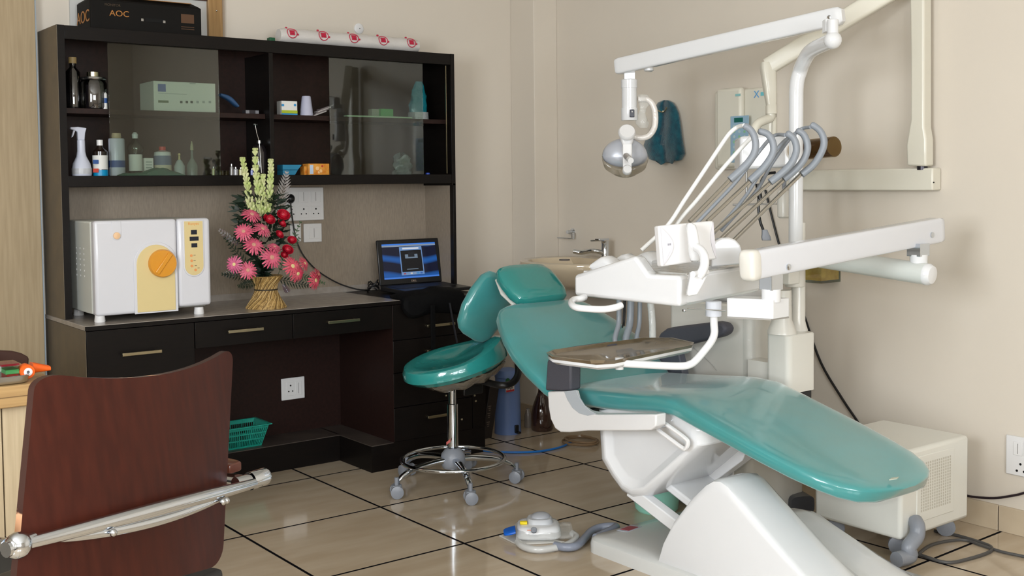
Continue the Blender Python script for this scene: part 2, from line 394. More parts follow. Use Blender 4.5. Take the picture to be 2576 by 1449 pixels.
textmesh('AOC', .034, (on(300, 33, 'Y', .80).x, .7985, on(300, 35, 'Y', .80).z), X_, -Y_, orange_ink, 'lettering', t, sx=1.1)
textmesh('MONITOR', .014, (on(283, 13, 'Y', .80).x, .7985, on(283, 13, 'Y', .80).z), X_, -Y_, M('dull_ink', (70, 56, 38), .6), 'lettering', t)
textmesh('AOC', .07, (x0-.0012, .895, zt+.055), -Y_, -X_, orange_ink, 'lettering', t, sx=1.1)
bm = NB(); a, b = on(455, 35, 'Y', .80), on(488, 60, 'Y', .80); box(bm, a.x, b.x, .7985, .80, b.z, a.z); P('print_panel', bm, M('brown_ink', (84, 56, 34), .6), t)
bm = NB(); box(bm, a.x, b.x, .7985, .80, b.z-.018, b.z-.015); box(bm, a.x, b.x, .7985, .80, b.z-.027, b.z-.024); P('print_line', bm, M('brown_ink'), t)
for px, py in ((358, 50), (413, 55)):
    c = on(px, py, 'Y', .80); bm = NB(); obox(bm, (c.x, .7992, c.z), (.005, 0, 0), (0, .0006, 0), (0, 0, .005)); P('staple_mark', bm, silver_ink, t)
c0, c1 = on(365, 45, 'Y', .80), on(412, 58, 'Y', .80); bm = NB(); box(bm, c0.x, c1.x, .7988, .80, c1.z, c0.z); P('hand_hole', bm, M('void', (8, 8, 8), .9), t)
# roll of printed film
rc = M('printed_roll', (206, 202, 198), .15, coat=.6, bump=.6, bscale=26)
mt = rc; nt = mt.node_tree; b = nt.nodes['Principled BSDF']
A = on(700, 84, 'Y', .83); B = on(1048, 108, 'Y', .83); A.z = B.z = zt+.036
t = T('film_roll', 'clear plastic roll printed with round red marks on top of the wall cabinet', 'roll', (A.x, A.y, zt))
n = 26; path = [A.lerp(B, k/n) for k in range(n+1)]
bm = NB(); tube(bm, path, [.036*(1+.04*math.sin(k*1.7)) if 0 < k < n else .030 for k in range(n+1)], 20); P('film', bm, rc, t, label='cloudy plastic film')
redi = M('red_print', (190, 40, 70), .35)
for k in range(5):
    for jj, (ang, rr) in enumerate(((-.15, .024), (-.9, .008), (-1.35, .006))):
        u = .07+.215*k; c = A.lerp(B, min(u+(0, -.03, .03)[jj], .99))
        bm = NB(); nrm = V((0, -math.cos(ang), math.sin(-ang)))
        if jj == 0:
            pts = []
            for q in range(25):
                a = 2*PI*q/24; dx = rr*math.cos(a); sarc = rr*math.sin(a)/.0372
                th = .35+sarc
                pts.append(V((c.x+dx, c.y-.0378*math.cos(th), c.z+.0378*math.sin(th))))
            tube(bm, pts, .0020, 5)
            for q in range(3):
                pts = [V((c.x-.012+.006*w_, c.y-.0376*math.cos(.35+(q-1)*.22), c.z+.0376*math.sin(.35+(q-1)*.22))) for w_ in range(5)]
                tube(bm, pts, .0042, 5)
        else:
            th = .35+(.9 if jj == 1 else -.2)
            pts = [V((c.x+.004*w_, c.y-.0376*math.cos(th), c.z+.0376*math.sin(th))) for w_ in range(3)]; tube(bm, pts, .0048, 5)
        P('red_mark', bm, redi, t)
c = on(683, 93, 'Y', .80); bm = NB(); box(bm, c.x-.014, c.x+.014, .79, .82, zt, zt+.02); tag(P('green_block', bm, M('green_plastic', (16, 84, 52), .4), None, .003, loc=(c.x, .8, zt)), 'tiny green block on the cabinet top left of the film roll', 'block')
# round wall plate and framed board
c = on(903, 72, 'Y', YB-.004); bm = NB(); lathe(bm, [(.026, 0), (.026, .005), (.018, .009), (.002, .01)], (c.x, YB, c.z), (0, -1, 0), 28)
o = P('ceiling_rose', bm, whitep, None, loc=(c.x, YB, c.z)); o.name = 'round_wall_plate'; tag(o, 'round white plastic cover plate on the wall behind the film roll', 'wall plate')
bm = NB(); ball(bm, (c.x+.001, YB-.0105, c.z+.0), .0022, 8); P('screw', bm, black, o)
fx0, fx1 = on(524, 40, 'Y', YB-.03).x, on(560, 40, 'Y', YB-.03).x
t = T('framed_board', 'wood-framed white board on the wall behind the black carton', 'board', (fx0, YB, 1.9))
bm = NB(); box(bm, fx0, fx1, YB-.032, YB-.001, ZU1+.001, 2.6); P('frame_stile', bm, M('beech_frame', (170, 134, 86), .4, rgb2=(150, 116, 72), vscale=9, stretch=(9, 9, .5)), t, .003)
bm = NB(); box(bm, fx1, fx1+.016, YB-.018, YB-.001, ZU1+.001, 2.6); P('frame_shadow', bm, M('wall_shadow_tone', (172, 156, 138), .5), t, .002)  # pale strip paints the frame's shadow on the wall
z0 = on(500, 1, 'Y', YB-.02).z
bm = NB(); box(bm, fx0-.6, fx0, YB-.012, YB-.001, ZU1+.001, z0+.5); P('board', bm, M('white_board', (196, 196, 194), .4), t)
bm = NB(); box(bm, fx0-.6, fx0, YB-.022, YB-.012, z0, z0+.05); P('frame_rail', bm, M('dark_rail', (70, 44, 34), .5), t)
c = on(545, 27, 'Y', YB-.034); bm = NB(); ball(bm, (c.x, YB-.033, c.z), .004, 10); P('screw', bm, chrome, t)

# ================================================================== IN THE WALL CABINET
ZB = ZU0+.0455; ZS = zs+.0005
def px_w(px, d=4.35): return px*d/F_PX
def bottle(name, label, cat, xpx, ybase, y, prof, z, sx=1., group=None, seg=20):
    """prof: list of parts (part_name, material_key, [(r,h)...])"""
    c = on(xpx, ybase, 'Y', y); t = T(name, label, cat, (c.x, y, z), group)
    for pn, mt, pr in prof:
        bm = NB(); lathe(bm, pr, (c.x, y, z), Z_, seg, sx=sx); P(pn, bm, mt, t)
    return t, V((c.x, y, z))
lab = M('label_paper', (218, 218, 214), .5); bluel = M('blue_label', (40, 78, 140), .5); redl = M('red_label', (188, 62, 44), .5)
cyan = M('cyan_label', (0, 140, 190), .35); amber = M('dark_amber_glass', (32, 22, 18), .12, coat=.5)
pp = M('translucent_pp', (205, 210, 210), .3); bluewhite = M('bluish_white_plastic', (196, 200, 214), .3)
jar = glassmat('jar_glass', (150, 148, 150), .16)
# left, upper shelf
t, c = bottle('glass_bottle', 'dim tall glass bottle with a yellowish cap at the far left of the upper shelf', 'bottle', 185, 255, .86, (
    ('body', jar, [(.026, 0), (.028, .01), (.028, .15), (.012, .17), (.012, .185)]), ('cap', M('dull_yellow_cap', (150, 128, 84), .5), [(.016, .185), (.016, .21)])), ZS)
t, c = bottle('steel_jar', 'round glass jar with steel lid and knob on the left upper shelf', 'jar', 236, 258, .85, (
    ('body', jar, [(.05, 0), (.054, .01), (.054, .105), (.046, .12)]), ('content', M('grey_swabs', (92, 86, 92), .5, bump=.8, bscale=90), [(.03, .004), (.03, .1)]), ('lid', steel, [(.05, .12), (.052, .124), (.05, .13), (.02, .134)]), ('knob', M('pale_steel', (205, 198, 170), .2, 1), [(.026, .134), (.026, .152)])), ZS)
t, c = bottle('small_bottle', 'small white bottle with a blue band beside the steel-lidded jar', 'bottle', 263, 256, .815, (
    ('body', whitep, [(.011, 0), (.011, .022), (.011, .062), (.005, .07)]), ('band', bluel, [(.0115, .024), (.0115, .045)])), ZS, seg=14)
# printed carton
a, b_ = on(386, 205, 'Y', .82), on(543, 270, 'Y', .82)
t = T('printed_carton', 'long pale carton with a blue square print on the upper shelf behind the glass', 'carton', (a.x, .82, ZS))
cw = M('pale_carton', (206, 212, 204), .5)
bm = NB(); box(bm, a.x, b_.x, .82, .99, ZS, on(386, 203, 'Y', .82).z); P('box', bm, cw, t, .002)
def pr(parent, p0, p1, y, mt, nm='print'):
    q0, q1 = on(p0[0], p0[1], 'Y', y), on(p1[0], p1[1], 'Y', y); bm = NB(); box(bm, q0.x, q1.x, y-.0008, y+.0005, q1.z, q0.z); return P(nm, bm, mt, parent)
pr(t, (397, 211), (417, 231), .8195, M('lavender_blue_print', (88, 108, 160), .5)); pr(t, (398, 252), (424, 259), .8195, M('olive_print', (100, 116, 92), .5))
pr(t, (398, 235), (470, 237), .8195, M('grey_print', (150, 162, 158), .5)); pr(t, (477, 209), (492, 212), .8195, M('grey_print'))
for k, px in enumerate((456, 470, 482, 497, 512, 528)): pr(t, (px-3, 254), (px+3, 260), .8195, M('dark_print', (64, 74, 66), .5) if k < 3 else M('grey_print'))
# blue instrument case + small box
p = smooth([on(552, 238, 'Y', .86), on(575, 248, 'Y', .86), on(597, 268, 'Y', .86)], 5)
bm = NB(); slab(bm, [(q, Y_, (p[min(i+1, len(p)-1)]-p[max(i-1, 0)]).cross(Y_), .02, .011*math.sin(PI*(i+.6)/(len(p)+.2))**.4) for i, q in enumerate(p)], 3, 20)
tag(P('instrument_case', bm, M('steel_blue_case', (46, 76, 112), .25), None, loc=(p[0].x, .86, ZS)), 'slanting blue curved case on the upper shelf right of the glass', 'case')
c = on(632, 269, 'Y', .84); bm = NB(); box(bm, c.x-.032, c.x+.032, .83, .87, ZS, ZS+.018); t = T('small_carton', 'small dark carton with pale ends on the upper shelf by the divider', 'carton', (c.x, .85, ZS)); P('box', bm, M('dark_carton', (48, 44, 48), .5), t, .001)
for s in (-1, 1): bm = NB(); box(bm, c.x+s*.023-.008, c.x+s*.023+.008, .8285, .83, ZS+.002, ZS+.016); P('end_label', bm, M('grey_label', (132, 132, 136), .5), t)
# left, lower shelf
c = on(206, 440, 'Y', .82); t = T('spray_bottle', 'white trigger spray bottle at the left end of the lower shelf', 'spray bottle', (c.x, .82, ZB))
bm = NB(); lathe(bm, [(.037, 0), (.039, .006), (.039, .025), (.034, .05), (.02, .078), (.016, .1), (.0155, .145)], (c.x, .82, ZB), Z_, 24); P('body', bm, bluewhite, t)
hz = ZB+.145; bm = NB()
prism(bm, [(c.x-.042, .811, hz+.052), (c.x-.012, .811, hz+.054), (c.x+.022, .811, hz+.05), (c.x+.016, .811, hz+.03), (c.x+.013, .811, hz), (c.x-.014, .811, hz), (c.x-.015, .811, hz+.034), (c.x-.028, .811, hz+.04), (c.x-.042, .811, hz+.044)], (0, .018, 0))
P('spray_head', bm, bluewhite, t, .003)
bm = NB(); prism(bm, [(c.x-.03, .814, hz+.04), (c.x-.022, .814, hz+.04), (c.x-.032, .814, hz+.014), (c.x-.038, .814, hz+.01)], (0, .012, 0)); P('trigger', bm, bluewhite, t, .001)
bm = NB(); lathe(bm, [(.0393, .008), (.0393, .03)], (c.x, .82, ZB), Z_, 24); P('label', bm, M('pale_label', (190, 192, 196), .3, vary=.2, vscale=40), t)
t, c = bottle('medicine_bottle', 'dark brown bottle with white cap, printed label and cyan foot on the lower shelf', 'bottle', 253, 440, .83, (
    ('body', amber, [(.03, 0), (.03, .1), (.014, .115), (.012, .125)]), ('cap', whitep, [(.0125, .125), (.0125, .148)]), ('label', lab, [(.0305, .026), (.0305, .084)]), ('foot_band', cyan, [(.0308, .0), (.0308, .024)])), ZB)
for px0, py0, px1, py1, mt in ((234, 402, 248, 412, bluel), (234, 424, 248, 434, redl)):
    q0, q1 = on(px0, py0, 'Y', .80), on(px1, py1, 'Y', .80); bm = NB(); box(bm, q0.x, q1.x, .799, .803, q1.z, q0.z); P('label_print', bm, mt, t)
t, c = bottle('disinfectant_can', 'tall white canister with a blue band behind the left edge of the glass', 'bottle', 295, 440, .86, (
    ('body', bluewhite, [(.031, 0), (.033, .004), (.033, .15), (.03, .156), (.016, .158)]), ('band', bluel, [(.0335, .035), (.0335, .064)]), ('cap', M('beige_cap', (178, 162, 130), .5), [(.018, .158), (.02, .162), (.018, .178)])), ZB)
t, c = bottle('clear_bottle', 'clear round-shouldered bottle with a pale label behind the glass', 'bottle', 342, 440, .87, (
    ('body', clear, [(.027, 0), (.028, .095), (.035, .11), (.034, .125), (.014, .148), (.011, .158)]), ('label', lab, [(.0285, .02), (.0285, .09)]), ('cap', pp, [(.012, .158), (.013, .175), (.006, .184)])), ZB)
c0, c1 = on(363, 391, 'Y', .85), on(387, 440, 'Y', .85); bm = NB(); box(bm, c0.x, c1.x, .85, .875, ZB, ZB+.075); t = T('small_carton', 'small white upright carton between the clear bottle and the red-capped bottle', 'carton', (c0.x, .85, ZB)); P('box', bm, lab, t, .001)
for k in range(4): bm = NB(); box(bm, c0.x+.006, c1.x-.007, .849, .8505, ZB+.02+.012*k, ZB+.024+.012*k); P('print_line', bm, M('grey_print'), t)
t, c = bottle('red_capped_bottle', 'stout white bottle with a red cap and blue label behind the glass', 'bottle', 410, 440, .86, (
    ('body', pp, [(.034, 0), (.036, .006), (.036, .085), (.034, .1), (.012, .108)]), ('label', M('grey_blue_label', (96, 112, 140), .5), [(.0365, .045), (.0365, .085)]), ('label_foot', M('cream_label', (196, 190, 168), .5), [(.0365, .02), (.0365, .045)]), ('cap', M('red_cap', (190, 58, 52), .4), [(.014, .108), (.014, .124)])), ZB)
t, c = bottle('dropper_bottle', 'small frosted dropper bottle right of the red-capped one', 'bottle', 452, 441, .84, (
    ('body', M('frosted', (176, 190, 190), .3, alpha=.8), [(.022, 0), (.023, .04), (.012, .062), (.006, .068)]), ('nozzle', M('yellowish_tip', (196, 184, 130), .4), [(.005, .068), (.0035, .085), (.006, .088), (.004, .096)])), ZB)
t, c = bottle('wash_bottle', 'slim-necked grey-green glass bottle near the right edge of the glass', 'bottle', 484, 441, .85, (
    ('body', M('grey_green_bottle', (118, 132, 126), .2, alpha=.75), [(.023, 0), (.024, .045), (.012, .066), (.006, .075), (.005, .11)]), ('stopper', M('dull_stopper', (150, 152, 120), .4), [(.007, .11), (.006, .13), (.002, .15)])), ZB)
# green cloth lump
bm = NB(); a = on(300, 445, 'Y', .80).x; b2 = on(462, 445, 'Y', .80).x; n = 24
prof = [0.004, .01, .012, .010, .013, .012, .018, .024, .03, .034, .033, .028, .02, .016, .012, .004]
rs = []
for k, hgt in enumerate(prof):
    x = a+(b2-a)*k/(len(prof)-1); rs.append([V((x, .805+.028*math.cos(q)*(1+.15*math.sin(k*2.1+q*3)), ZB+max(0, math.sin(q))*hgt*(1+.12*math.sin(5*q+k)))) for q in [2*PI*i/20 for i in range(20)]])
rings(bm, rs); tag(P('green_cloth', bm, M('surgical_green_cloth', (38, 98, 82), .9, bump=.6, bscale=60), None, loc=(a, .8, ZB)), 'crumpled dark green cloth lying in front of the bottles', 'cloth')
# little vials right of the glass
for k, (px, w_, h_, col, lb) in enumerate(((537, .006, .038, (178, 176, 120), 'thin yellowish vial standing just behind the pane edge'),
        (583, .008, .05, (120, 116, 112), 'tallest small steel vial left of the tuberoses'),
        (593, .010, .036, (150, 150, 155), 'pale square-shouldered vial beside the tallest vial'),
        (606, .009, .034, (206, 202, 150), 'cream vial partly behind the left tuberose'),
        (634, .007, .03, (120, 130, 190), 'bluish vial between two tuberose stems'))):
    bottle('vial', lb, 'vial', px, 440, .79, (('body', M('vial_%d' % k, col, .15, coat=.6), [(w_, 0), (w_, h_*.7), (w_*.5, h_*.78)]), ('cap', steel, [(w_*.55, h_*.78), (w_*.5, h_)])), ZB, seg=12)
c0, c1 = on(541, 430, 'Y', .83), on(577, 443, 'Y', .83); bm = NB(); box(bm, c0.x, c1.x, .83, .88, ZB, ZB+.022); tag(P('glass_dish', bm, glassmat('dish_glass', (150, 140, 112), .1), None, .002, loc=(c0.x, .83, ZB)), 'low clear glass dish between the vials and the pane', 'dish')
# tall pump bottle
t, c = bottle('pump_bottle', 'dark round bottle with a tall steel pump above the tuberoses', 'bottle', 654, 441, .81, (
    ('body', M('smoky_bottle', (30, 26, 28), .1, coat=.7), [(.034, 0), (.036, .01), (.036, .1), (.026, .13), (.01, .142)]), ('collar', steel, [(.011, .142), (.011, .155)])), ZB)
bm = NB(); tube(bm, [c+V((0, 0, .15)), c+V((-.012, 0, .19)), c+V((-.018, 0, .225))], .0035, 8); tube(bm, [c+V((-.026, 0, .226)), c+V((-.008, 0, .226))], .004, 8); P('pump', bm, chrome, t)
bm = NB(); tube(bm, [c+V((-.01, -.037, .01)), c+V((-.013, -.037, .07)), c+V((-.014, -.03, .14))], .003, 6); P('steel_rod', bm, chrome, t)
# right, upper shelf
a, b_ = on(708, 240, 'Y', .80), on(748, 279, 'Y', .80); t = T('medicine_carton', 'small white carton with a green and blue band on the right upper shelf', 'carton', (a.x, .80, ZS))
bm = NB(); box(bm, a.x, b_.x, .80, .85, ZS, ZS+.062); P('box', bm, lab, t, .001)
for z0, z1, mt in ((.006, .02, M('lime_print', (160, 176, 40), .5)), (0, .007, M('sky_print', (50, 140, 196), .5))): bm = NB(); box(bm, a.x, b_.x, .799, .801, ZS+z0, ZS+z1); P('band', bm, mt, t)
bm = NB(); disc(bm, (b_.x-.012, .799, ZS+.045), (0, -1, 0), .006, 16); P('logo', bm, M('sky_print'), t)
bm = NB(); box(bm, a.x, a.x+.012, .799, .801, ZS+.038, ZS+.048); P('print', bm, M('sky_print'), t)
t, c = bottle('cup_stack', 'upside-down stack of pale lilac plastic cups beside the small white carton', 'cups', 771, 279, .83, (('cup', M('lilac_cup', (178, 180, 200), .25, coat=.4), [(.0305, 0), (.030, .012), (.029, .014), (.0285, .03), (.028, .032), (.021, .086), (.019, .09)]),), ZS)
t = T('instrument_tray', 'small heap of clear instrument pouches between the cups and the glass', 'pouches', (c.x+.07, .84, ZS))
for k in range(4):
    a = on(790+6*k, 270, 'Y', .84); bm = NB(); q = V((a.x+.02, .84, ZS+.012+.01*k)); obox(bm, q, V((.035, .002, .012)), V((0, .02, 0)), V((0, 0, .0025))); P('pouch', bm, M('pouch_%d' % (k % 2), ((178, 172, 170), (120, 110, 112))[k % 2], .2, coat=.5, bump=.8, bscale=60), t)
# glass side
a, b_ = on(936, 252, 'Y', .86), on(955, 272, 'Y', .86); 
bm = NB(); box(bm, a.x, b_.x, .86, .9, ZS, ZS+.045); tag(P('grey_carton', bm, M('pale_grey_carton', (150, 160, 140), .5), None, .001, loc=(a.x, .86, ZS)), 'little pale upright carton left of the green one behind the right pane', 'carton')
a, b_ = on(958, 252, 'Y', .84), on(985, 276, 'Y', .84); b_.x = on(987, 270, 'Y', .84).x
bm = NB(); box(bm, a.x, a.x+.07, .84, .88, ZS+.008, ZS+.046); tag(P('green_carton', bm, M('green_carton', (70, 160, 84), .5), None, .001, loc=(a.x, .84, ZS)), 'bright green carton on the upper shelf behind the right pane', 'carton')
a, b_ = on(872, 272, 'Y', .80), on(1036, 286, 'Y', .80); bm = NB(); box(bm, a.x, b_.x, .796, .83, ZS, ZS+.0075); tag(P('shelf_glint', bm, M('pale_green_glint', (170, 196, 166), .3), None, .001, loc=(a.x, .8, ZS)), 'long thin pale green strip painting the reflection along the right upper shelf edge', 'plate')  # pale strip stands in for the shelf edge's reflection
# teal bag
p = [on(x, y, 'Y', .84) for x, y in ((1062, 150), (1074, 180), (1080, 225), (1078, 285), (1030, 285), (1033, 230), (1040, 190), (1054, 155))]
bm = NB(); rs = []
for z in range(9):
    f = z/8; zz = ZS+f*.19; w_ = .050*(1-.62*f**3)*(1+.05*math.sin(z*2.7)); d_ = .030*(1-.85*f**2); cx = on(1055, 200, 'Y', .84).x+.010*f+.003*math.sin(z*1.9)
    rs.append([V((cx+w_*math.cos(a)*(1+.10*math.sin(a*5+z*1.7)), .86+d_*math.sin(a)*(1+.1*math.sin(a*4+z*2)), zz)) for a in [2*PI*k/24 for k in range(24)]])
rings(bm, rs); t = T('plastic_bag', 'teal plastic bag standing on the upper shelf at the right end', 'bag', (on(1055, 200, 'Y', .84).x, .86, ZS)); P('film', bm, M('teal_bag_film', (20, 120, 136), .2, coat=.6, bump=1., bscale=50), t)
bm = NB(); lathe(bm, [(.053, 0), (.0515, .035)], (on(1055, 200, 'Y', .84).x+.0, .856, ZS), Z_, 20, sx=1.0); P('crumpled_foot', bm, M('grey_bag_film', (150, 156, 160), .2, coat=.5, bump=1., bscale=60), t, label='clear grey lower end')
# right, lower shelf
a = on(712, 440, 'Y', .80)
for k, (w_, lb) in enumerate(((.075, 'blue flat carton, lower of two behind the silver leaf'), (.095, 'blue flat carton, upper of two behind the silver leaf'))):
    bm = NB(); z0 = ZB+.024*k; hexa(bm, [(a.x, .80, z0), (a.x+w_*.8, .80, z0), (a.x+w_*.8, .86, z0), (a.x, .86, z0), (a.x, .80, z0+.0225), (a.x+w_, .80, z0+.0225), (a.x+w_, .86, z0+.0225), (a.x, .86, z0+.0225)])
    o = P('blue_carton', bm, M('sky_blue_carton', (40, 130, 168), .45), None, .001, loc=(a.x, .8, z0)); tag(o, lb, 'carton', 'blue cartons on the lower shelf')
a, b_ = on(776, 410, 'Y', .80), on(829, 442, 'Y', .80); t = T('orange_carton', 'orange printed carton on the lower shelf left of the right pane', 'carton', (a.x, .80, ZB))
bm = NB(); box(bm, a.x, b_.x, .80, .86, ZB, ZB+.052); box(bm, a.x-.012, a.x, .82, .86, ZB, ZB+.04); P('box', bm, M('orange_print', (206, 122, 34), .4, rgb2=(222, 160, 70), vscale=40), t, .001)
bm = NB(); box(bm, a.x+.006, a.x+.024, .799, .801, ZB+.004, ZB+.046); P('label_panel', bm, M('pale_blue_print', (184, 200, 222), .5), t)
for dx, dz, r in ((.045, .03, .009), (.062, .018, .008), (.052, .012, .006), (.07, .04, .005)):
    bm = NB(); disc(bm, (a.x+dx, .7995, ZB+dz), (0, -1, 0), r, 14); P('round_print', bm, M('pale_orange_print', (238, 190, 130), .5) if r > .0055 else redl, t)
bm = NB(); cx = on(1015, 420, 'Y', .86).x; rs = []
for z in range(9):
    f = z/8; r_ = .050*(1-.25*f**2)*(1+.10*math.sin(z*2.2))*(1 if z < 8 else .35); rs.append([V((cx+r_*math.cos(a)*(1+.13*math.sin(a*5+z*1.3)), .87+r_*.8*math.sin(a)*(1+.08*math.sin(a*4+z)), ZB+.100*f+(.012*math.sin(a*3) if z > 5 else 0))) for a in [2*PI*k/24 for k in range(24)]])
rings(bm, rs); tag(P('clear_bag', bm, M('cloudy_bag_film', (128, 134, 140), .15, coat=.7, bump=1., bscale=50, rgb2=(92, 104, 100), vscale=20), None, loc=(cx, .87, ZB)), 'cloudy plastic bag bundle on the lower shelf behind the right pane', 'bag')
c = on(1076, 441, 'Y', .80); bm = NB(); lathe(bm, [(.011, 0), (.011, .006), (.006, .009)], (c.x, .80, ZB), Z_, 14); tag(P('blue_token', bm, M('blue_cap', (40, 70, 170), .4), None, loc=(c.x, .8, ZB)), 'tiny blue cap on the lower shelf at the right end', 'cap')
# ================================================================== ON THE WORKTOP
# --- autoclave
cream = M('cream_panel', (216, 196, 142), .35); acw = M('autoclave_white', (212, 212, 217), .3, coat=.2); acs = M('autoclave_side', (206, 208, 200), .4)
AO = on(255, 805, 'Z', ZD); ax0 = -.845; ax1 = -.425; ay = .545; az0 = ZD+.028; az1 = ZD+.39
ax0 = on(240, 700, 'Y', ay).x; ax1 = on(532, 700, 'Y', ay).x; az1 = on(380, 552, 'Y', ay).z; az0 = on(255, 796, 'Y', ay).z
t = T('autoclave', 'boxy white tabletop autoclave with orange door knob at the left of the counter', 'autoclave', (ax0, ay, ZD))
bm = NB(); box(bm, ax0, ax1-.004, ay+.05, ay+.40, az0+.004, az1-.004); P('housing', bm, acs, t, .006)
xj = on(447, 640, 'Y', ay).x
bm = NB(); box(bm, ax0, xj-.0015, ay, ay+.05, az0, az1); P('door', bm, acw, t, .012, 3)
bm = NB(); box(bm, xj+.0015, ax1, ay, ay+.05, az0+.012, az1); P('control_front', bm, acw, t, .014, 3)
dr = [c for c in t.children if c.name.startswith('door')][0]; cf = [c for c in t.children if c.name.startswith('control_front')][0]
# arched cream panel in the door
L0, R0 = on(342, 700, 'Y', ay).x, on(441, 700, 'Y', ay).x; rr = (R0-L0)/2; cx = (L0+R0)/2; zc = on(390, 614, 'Y', ay).z-rr
def arch(g_, zb): return [(cx-rr-g_, zb)]+[(cx-(rr+g_)*math.cos(a), zc+(rr+g_)*math.sin(a)) for a in [PI*k/20 for k in range(21)]]+[(cx+rr+g_, zb)]
bm = NB(); prism(bm, [(x, ay-.0005, z) for x, z in arch(.009, az0-.002)], (0, -.004, 0)); P('arch_rim', bm, acw, dr, .002)
bm = NB(); prism(bm, [(x, ay-.002, z) for x, z in arch(-.002, az0+.004)], (0, -.0045, 0)); P('arch_panel', bm, cream, dr, .002, label='cream arched panel')
kc = on(406, 662, 'Y', ay); kr = .5*(on(442, 662, 'Y', ay).x-on(371, 662, 'Y', ay).x)*.98
knobm = M('orange_knob', (216, 146, 40), .3, coat=.4)
bm = NB(); lathe(bm, [(kr, 0), (kr, .014), (kr*.93, .02), (kr*.3, .021)], (kc.x, ay-.006, kc.z), (0, -1, 0), 32); kb = P('knob', bm, knobm, dr, label='round orange knob')
bm = NB(); d1 = V((.6, 0, .8)); n1 = V((-.8, 0, .6))
obox(bm, (kc.x, ay-.029, kc.z), d1*kr*.86, n1*.010, (0, .0035, 0)); P('grip', bm, knobm, kb, .004, 3)
bm = NB(); x0, z0 = on(292, 560, 'Y', ay).x, on(294, 605, 'Y', ay).z
lathe(bm, [(.014, 0), (.013, .004), (.003, .006)], (x0, ay-.004, on(294, 593, 'Y', ay).z), (0, -1, 0), 20); P('button', bm, M('peach_button', (232, 192, 150), .4), dr)
bm = NB(); pts = [(x0-.018, az1-.004)]+[(x0-.018*math.cos(a), on(294, 593, 'Y', ay).z-.018*math.sin(a)) for a in [PI*k/10 for k in range(11)]]+[(x0+.018, az1-.004)]
prism(bm, [(x, ay+.001, z) for x, z in pts], (0, -.003, 0)); P('button_tab', bm, acw, dr, .001)
# control panel
L1, R1 = on(461, 640, 'Y', ay).x, on(513, 640, 'Y', ay).x; c1 = (L1+R1)/2; r1 = (R1-L1)/2-.005; zt1 = az1-.012; zb1_ = on(490, 692, 'Y', ay).z+r1
def stad(g_, y): return [V((c1-r1-g_, y, zt1+g_*.5)), ]+[V((c1-(r1+g_)*math.cos(a), y, zb1_-(r1+g_)*math.sin(a))) for a in [PI*k/16 for k in range(17)]]+[V((c1+r1+g_, y, zt1+g_*.5))]
bm = NB(); prism(bm, stad(.006, ay+.0005), (0, -.004, 0)); P('panel_rim', bm, acw, cf, .0015)
bm = NB(); prism(bm, stad(0, ay-.002), (0, -.0035, 0)); P('control_panel', bm, cream, cf, label='cream control panel')
yb = ay-.0062
for px, py, w2, h2 in ((488, 584, .0125, .0095), (488.5, 600.5, .019, .0085), (489, 617, .0125, .0085)):
    q = on(px, py, 'Y', yb); bm = NB(); box(bm, q.x-w2, q.x+w2, yb, yb+.002, q.z-h2, q.z+h2); P('display', bm, M('display_black', (34, 36, 46), .2), cf)
for px, py in ((481, 643), (482, 656), (482.5, 669), (492, 679)):
    q = on(px, py, 'Y', yb); bm = NB(); disc(bm, (q.x, yb, q.z), (0, -1, 0), .0052, 14, t=.002); P('button', bm, M('orange_button', (228, 150, 90), .4), cf)
for px, py in ((490, 642), (490, 655), (493, 668), (500, 674)):
    q = on(px, py, 'Y', yb); bm = NB(); box(bm, q.x-.005, q.x+.004, yb+.0005, yb+.001, q.z-.0012, q.z+.0012); P('print', bm, M('grey_brown_print', (120, 104, 80), .5), cf)
textmesh('Runyes', .016, (c1, yb+.0012, on(486, 563, 'Y', yb).z), X_, -Y_, M('orange_print2', (220, 130, 40), .5), 'lettering', cf)
# vents on the left side
bm = NB()
for i in range(3):
    for k in range(6): box(bm, ax0-.0008, ax0+.001, ay+.14+.05*i-.004, ay+.14+.05*i+.004, az0+.15+.022*k-.003, az0+.15+.022*k+.003)
P('vents', bm, whitep, t)
for fx, fy in ((ax0+.022, ay+.03), (ax1-.045, ay+.03), (ax0+.03, ay+.33), (ax1-.045, ay+.33)):
    bm = NB(); lathe(bm, [(.02, 0), (.021, .004), (.018, az0-ZD+.004)], (fx, fy, ZD), Z_, 18); P('foot', bm, whitep, t)
# --- switch boards on the backsplash
yw = YB-.014
def plate(name, label, a, b, y, parts, group=None):
    q0, q1 = on(a[0], a[1], 'Y', y), on(b[0], b[1], 'Y', y); t = T(name, label, 'switch board', ((q0.x+q1.x)/2, y, q1.z), group)
    bm = NB(); box(bm, q0.x, q1.x, y-.009, y, q1.z, q0.z); P('plate', bm, whitep, t, .003)
    wpx, hpx = q1.x-q0.x, q0.z-q1.z
    for kind, u, v, w_, h_ in parts:
        cx, cz = q0.x+u*wpx, q0.z-v*hpx; w_ *= wpx/2; h_ *= hpx/2
        if kind == 'switch':
            bm = NB(); box(bm, cx-w_, cx+w_, y-.0115, y-.008, cz-h_, cz+h_); P('rocker', bm, whitep, t, .001)
            bm = NB(); box(bm, cx-.0008, cx+.0008, y-.0122, y-.011, cz-h_*.8, cz+h_*.8); P('rocker_gap', bm, M('grey_gap', (110, 108, 104), .6), t)
        elif kind == 'socket':
            bm = NB(); box(bm, cx-w_, cx+w_, y-.0105, y-.008, cz-h_, cz+h_); s_ = P('socket', bm, whitep, t, .001)
            for dx, dz, r in ((0, .5, .0042), (-.5, -.35, .0034), (.5, -.35, .0034)):
                bm = NB(); disc(bm, (cx+dx*w_, y-.0103, cz+dz*h_), (0, -1, 0), r, 12, t=.0006); P('hole', bm, M('void'), s_)
    return t
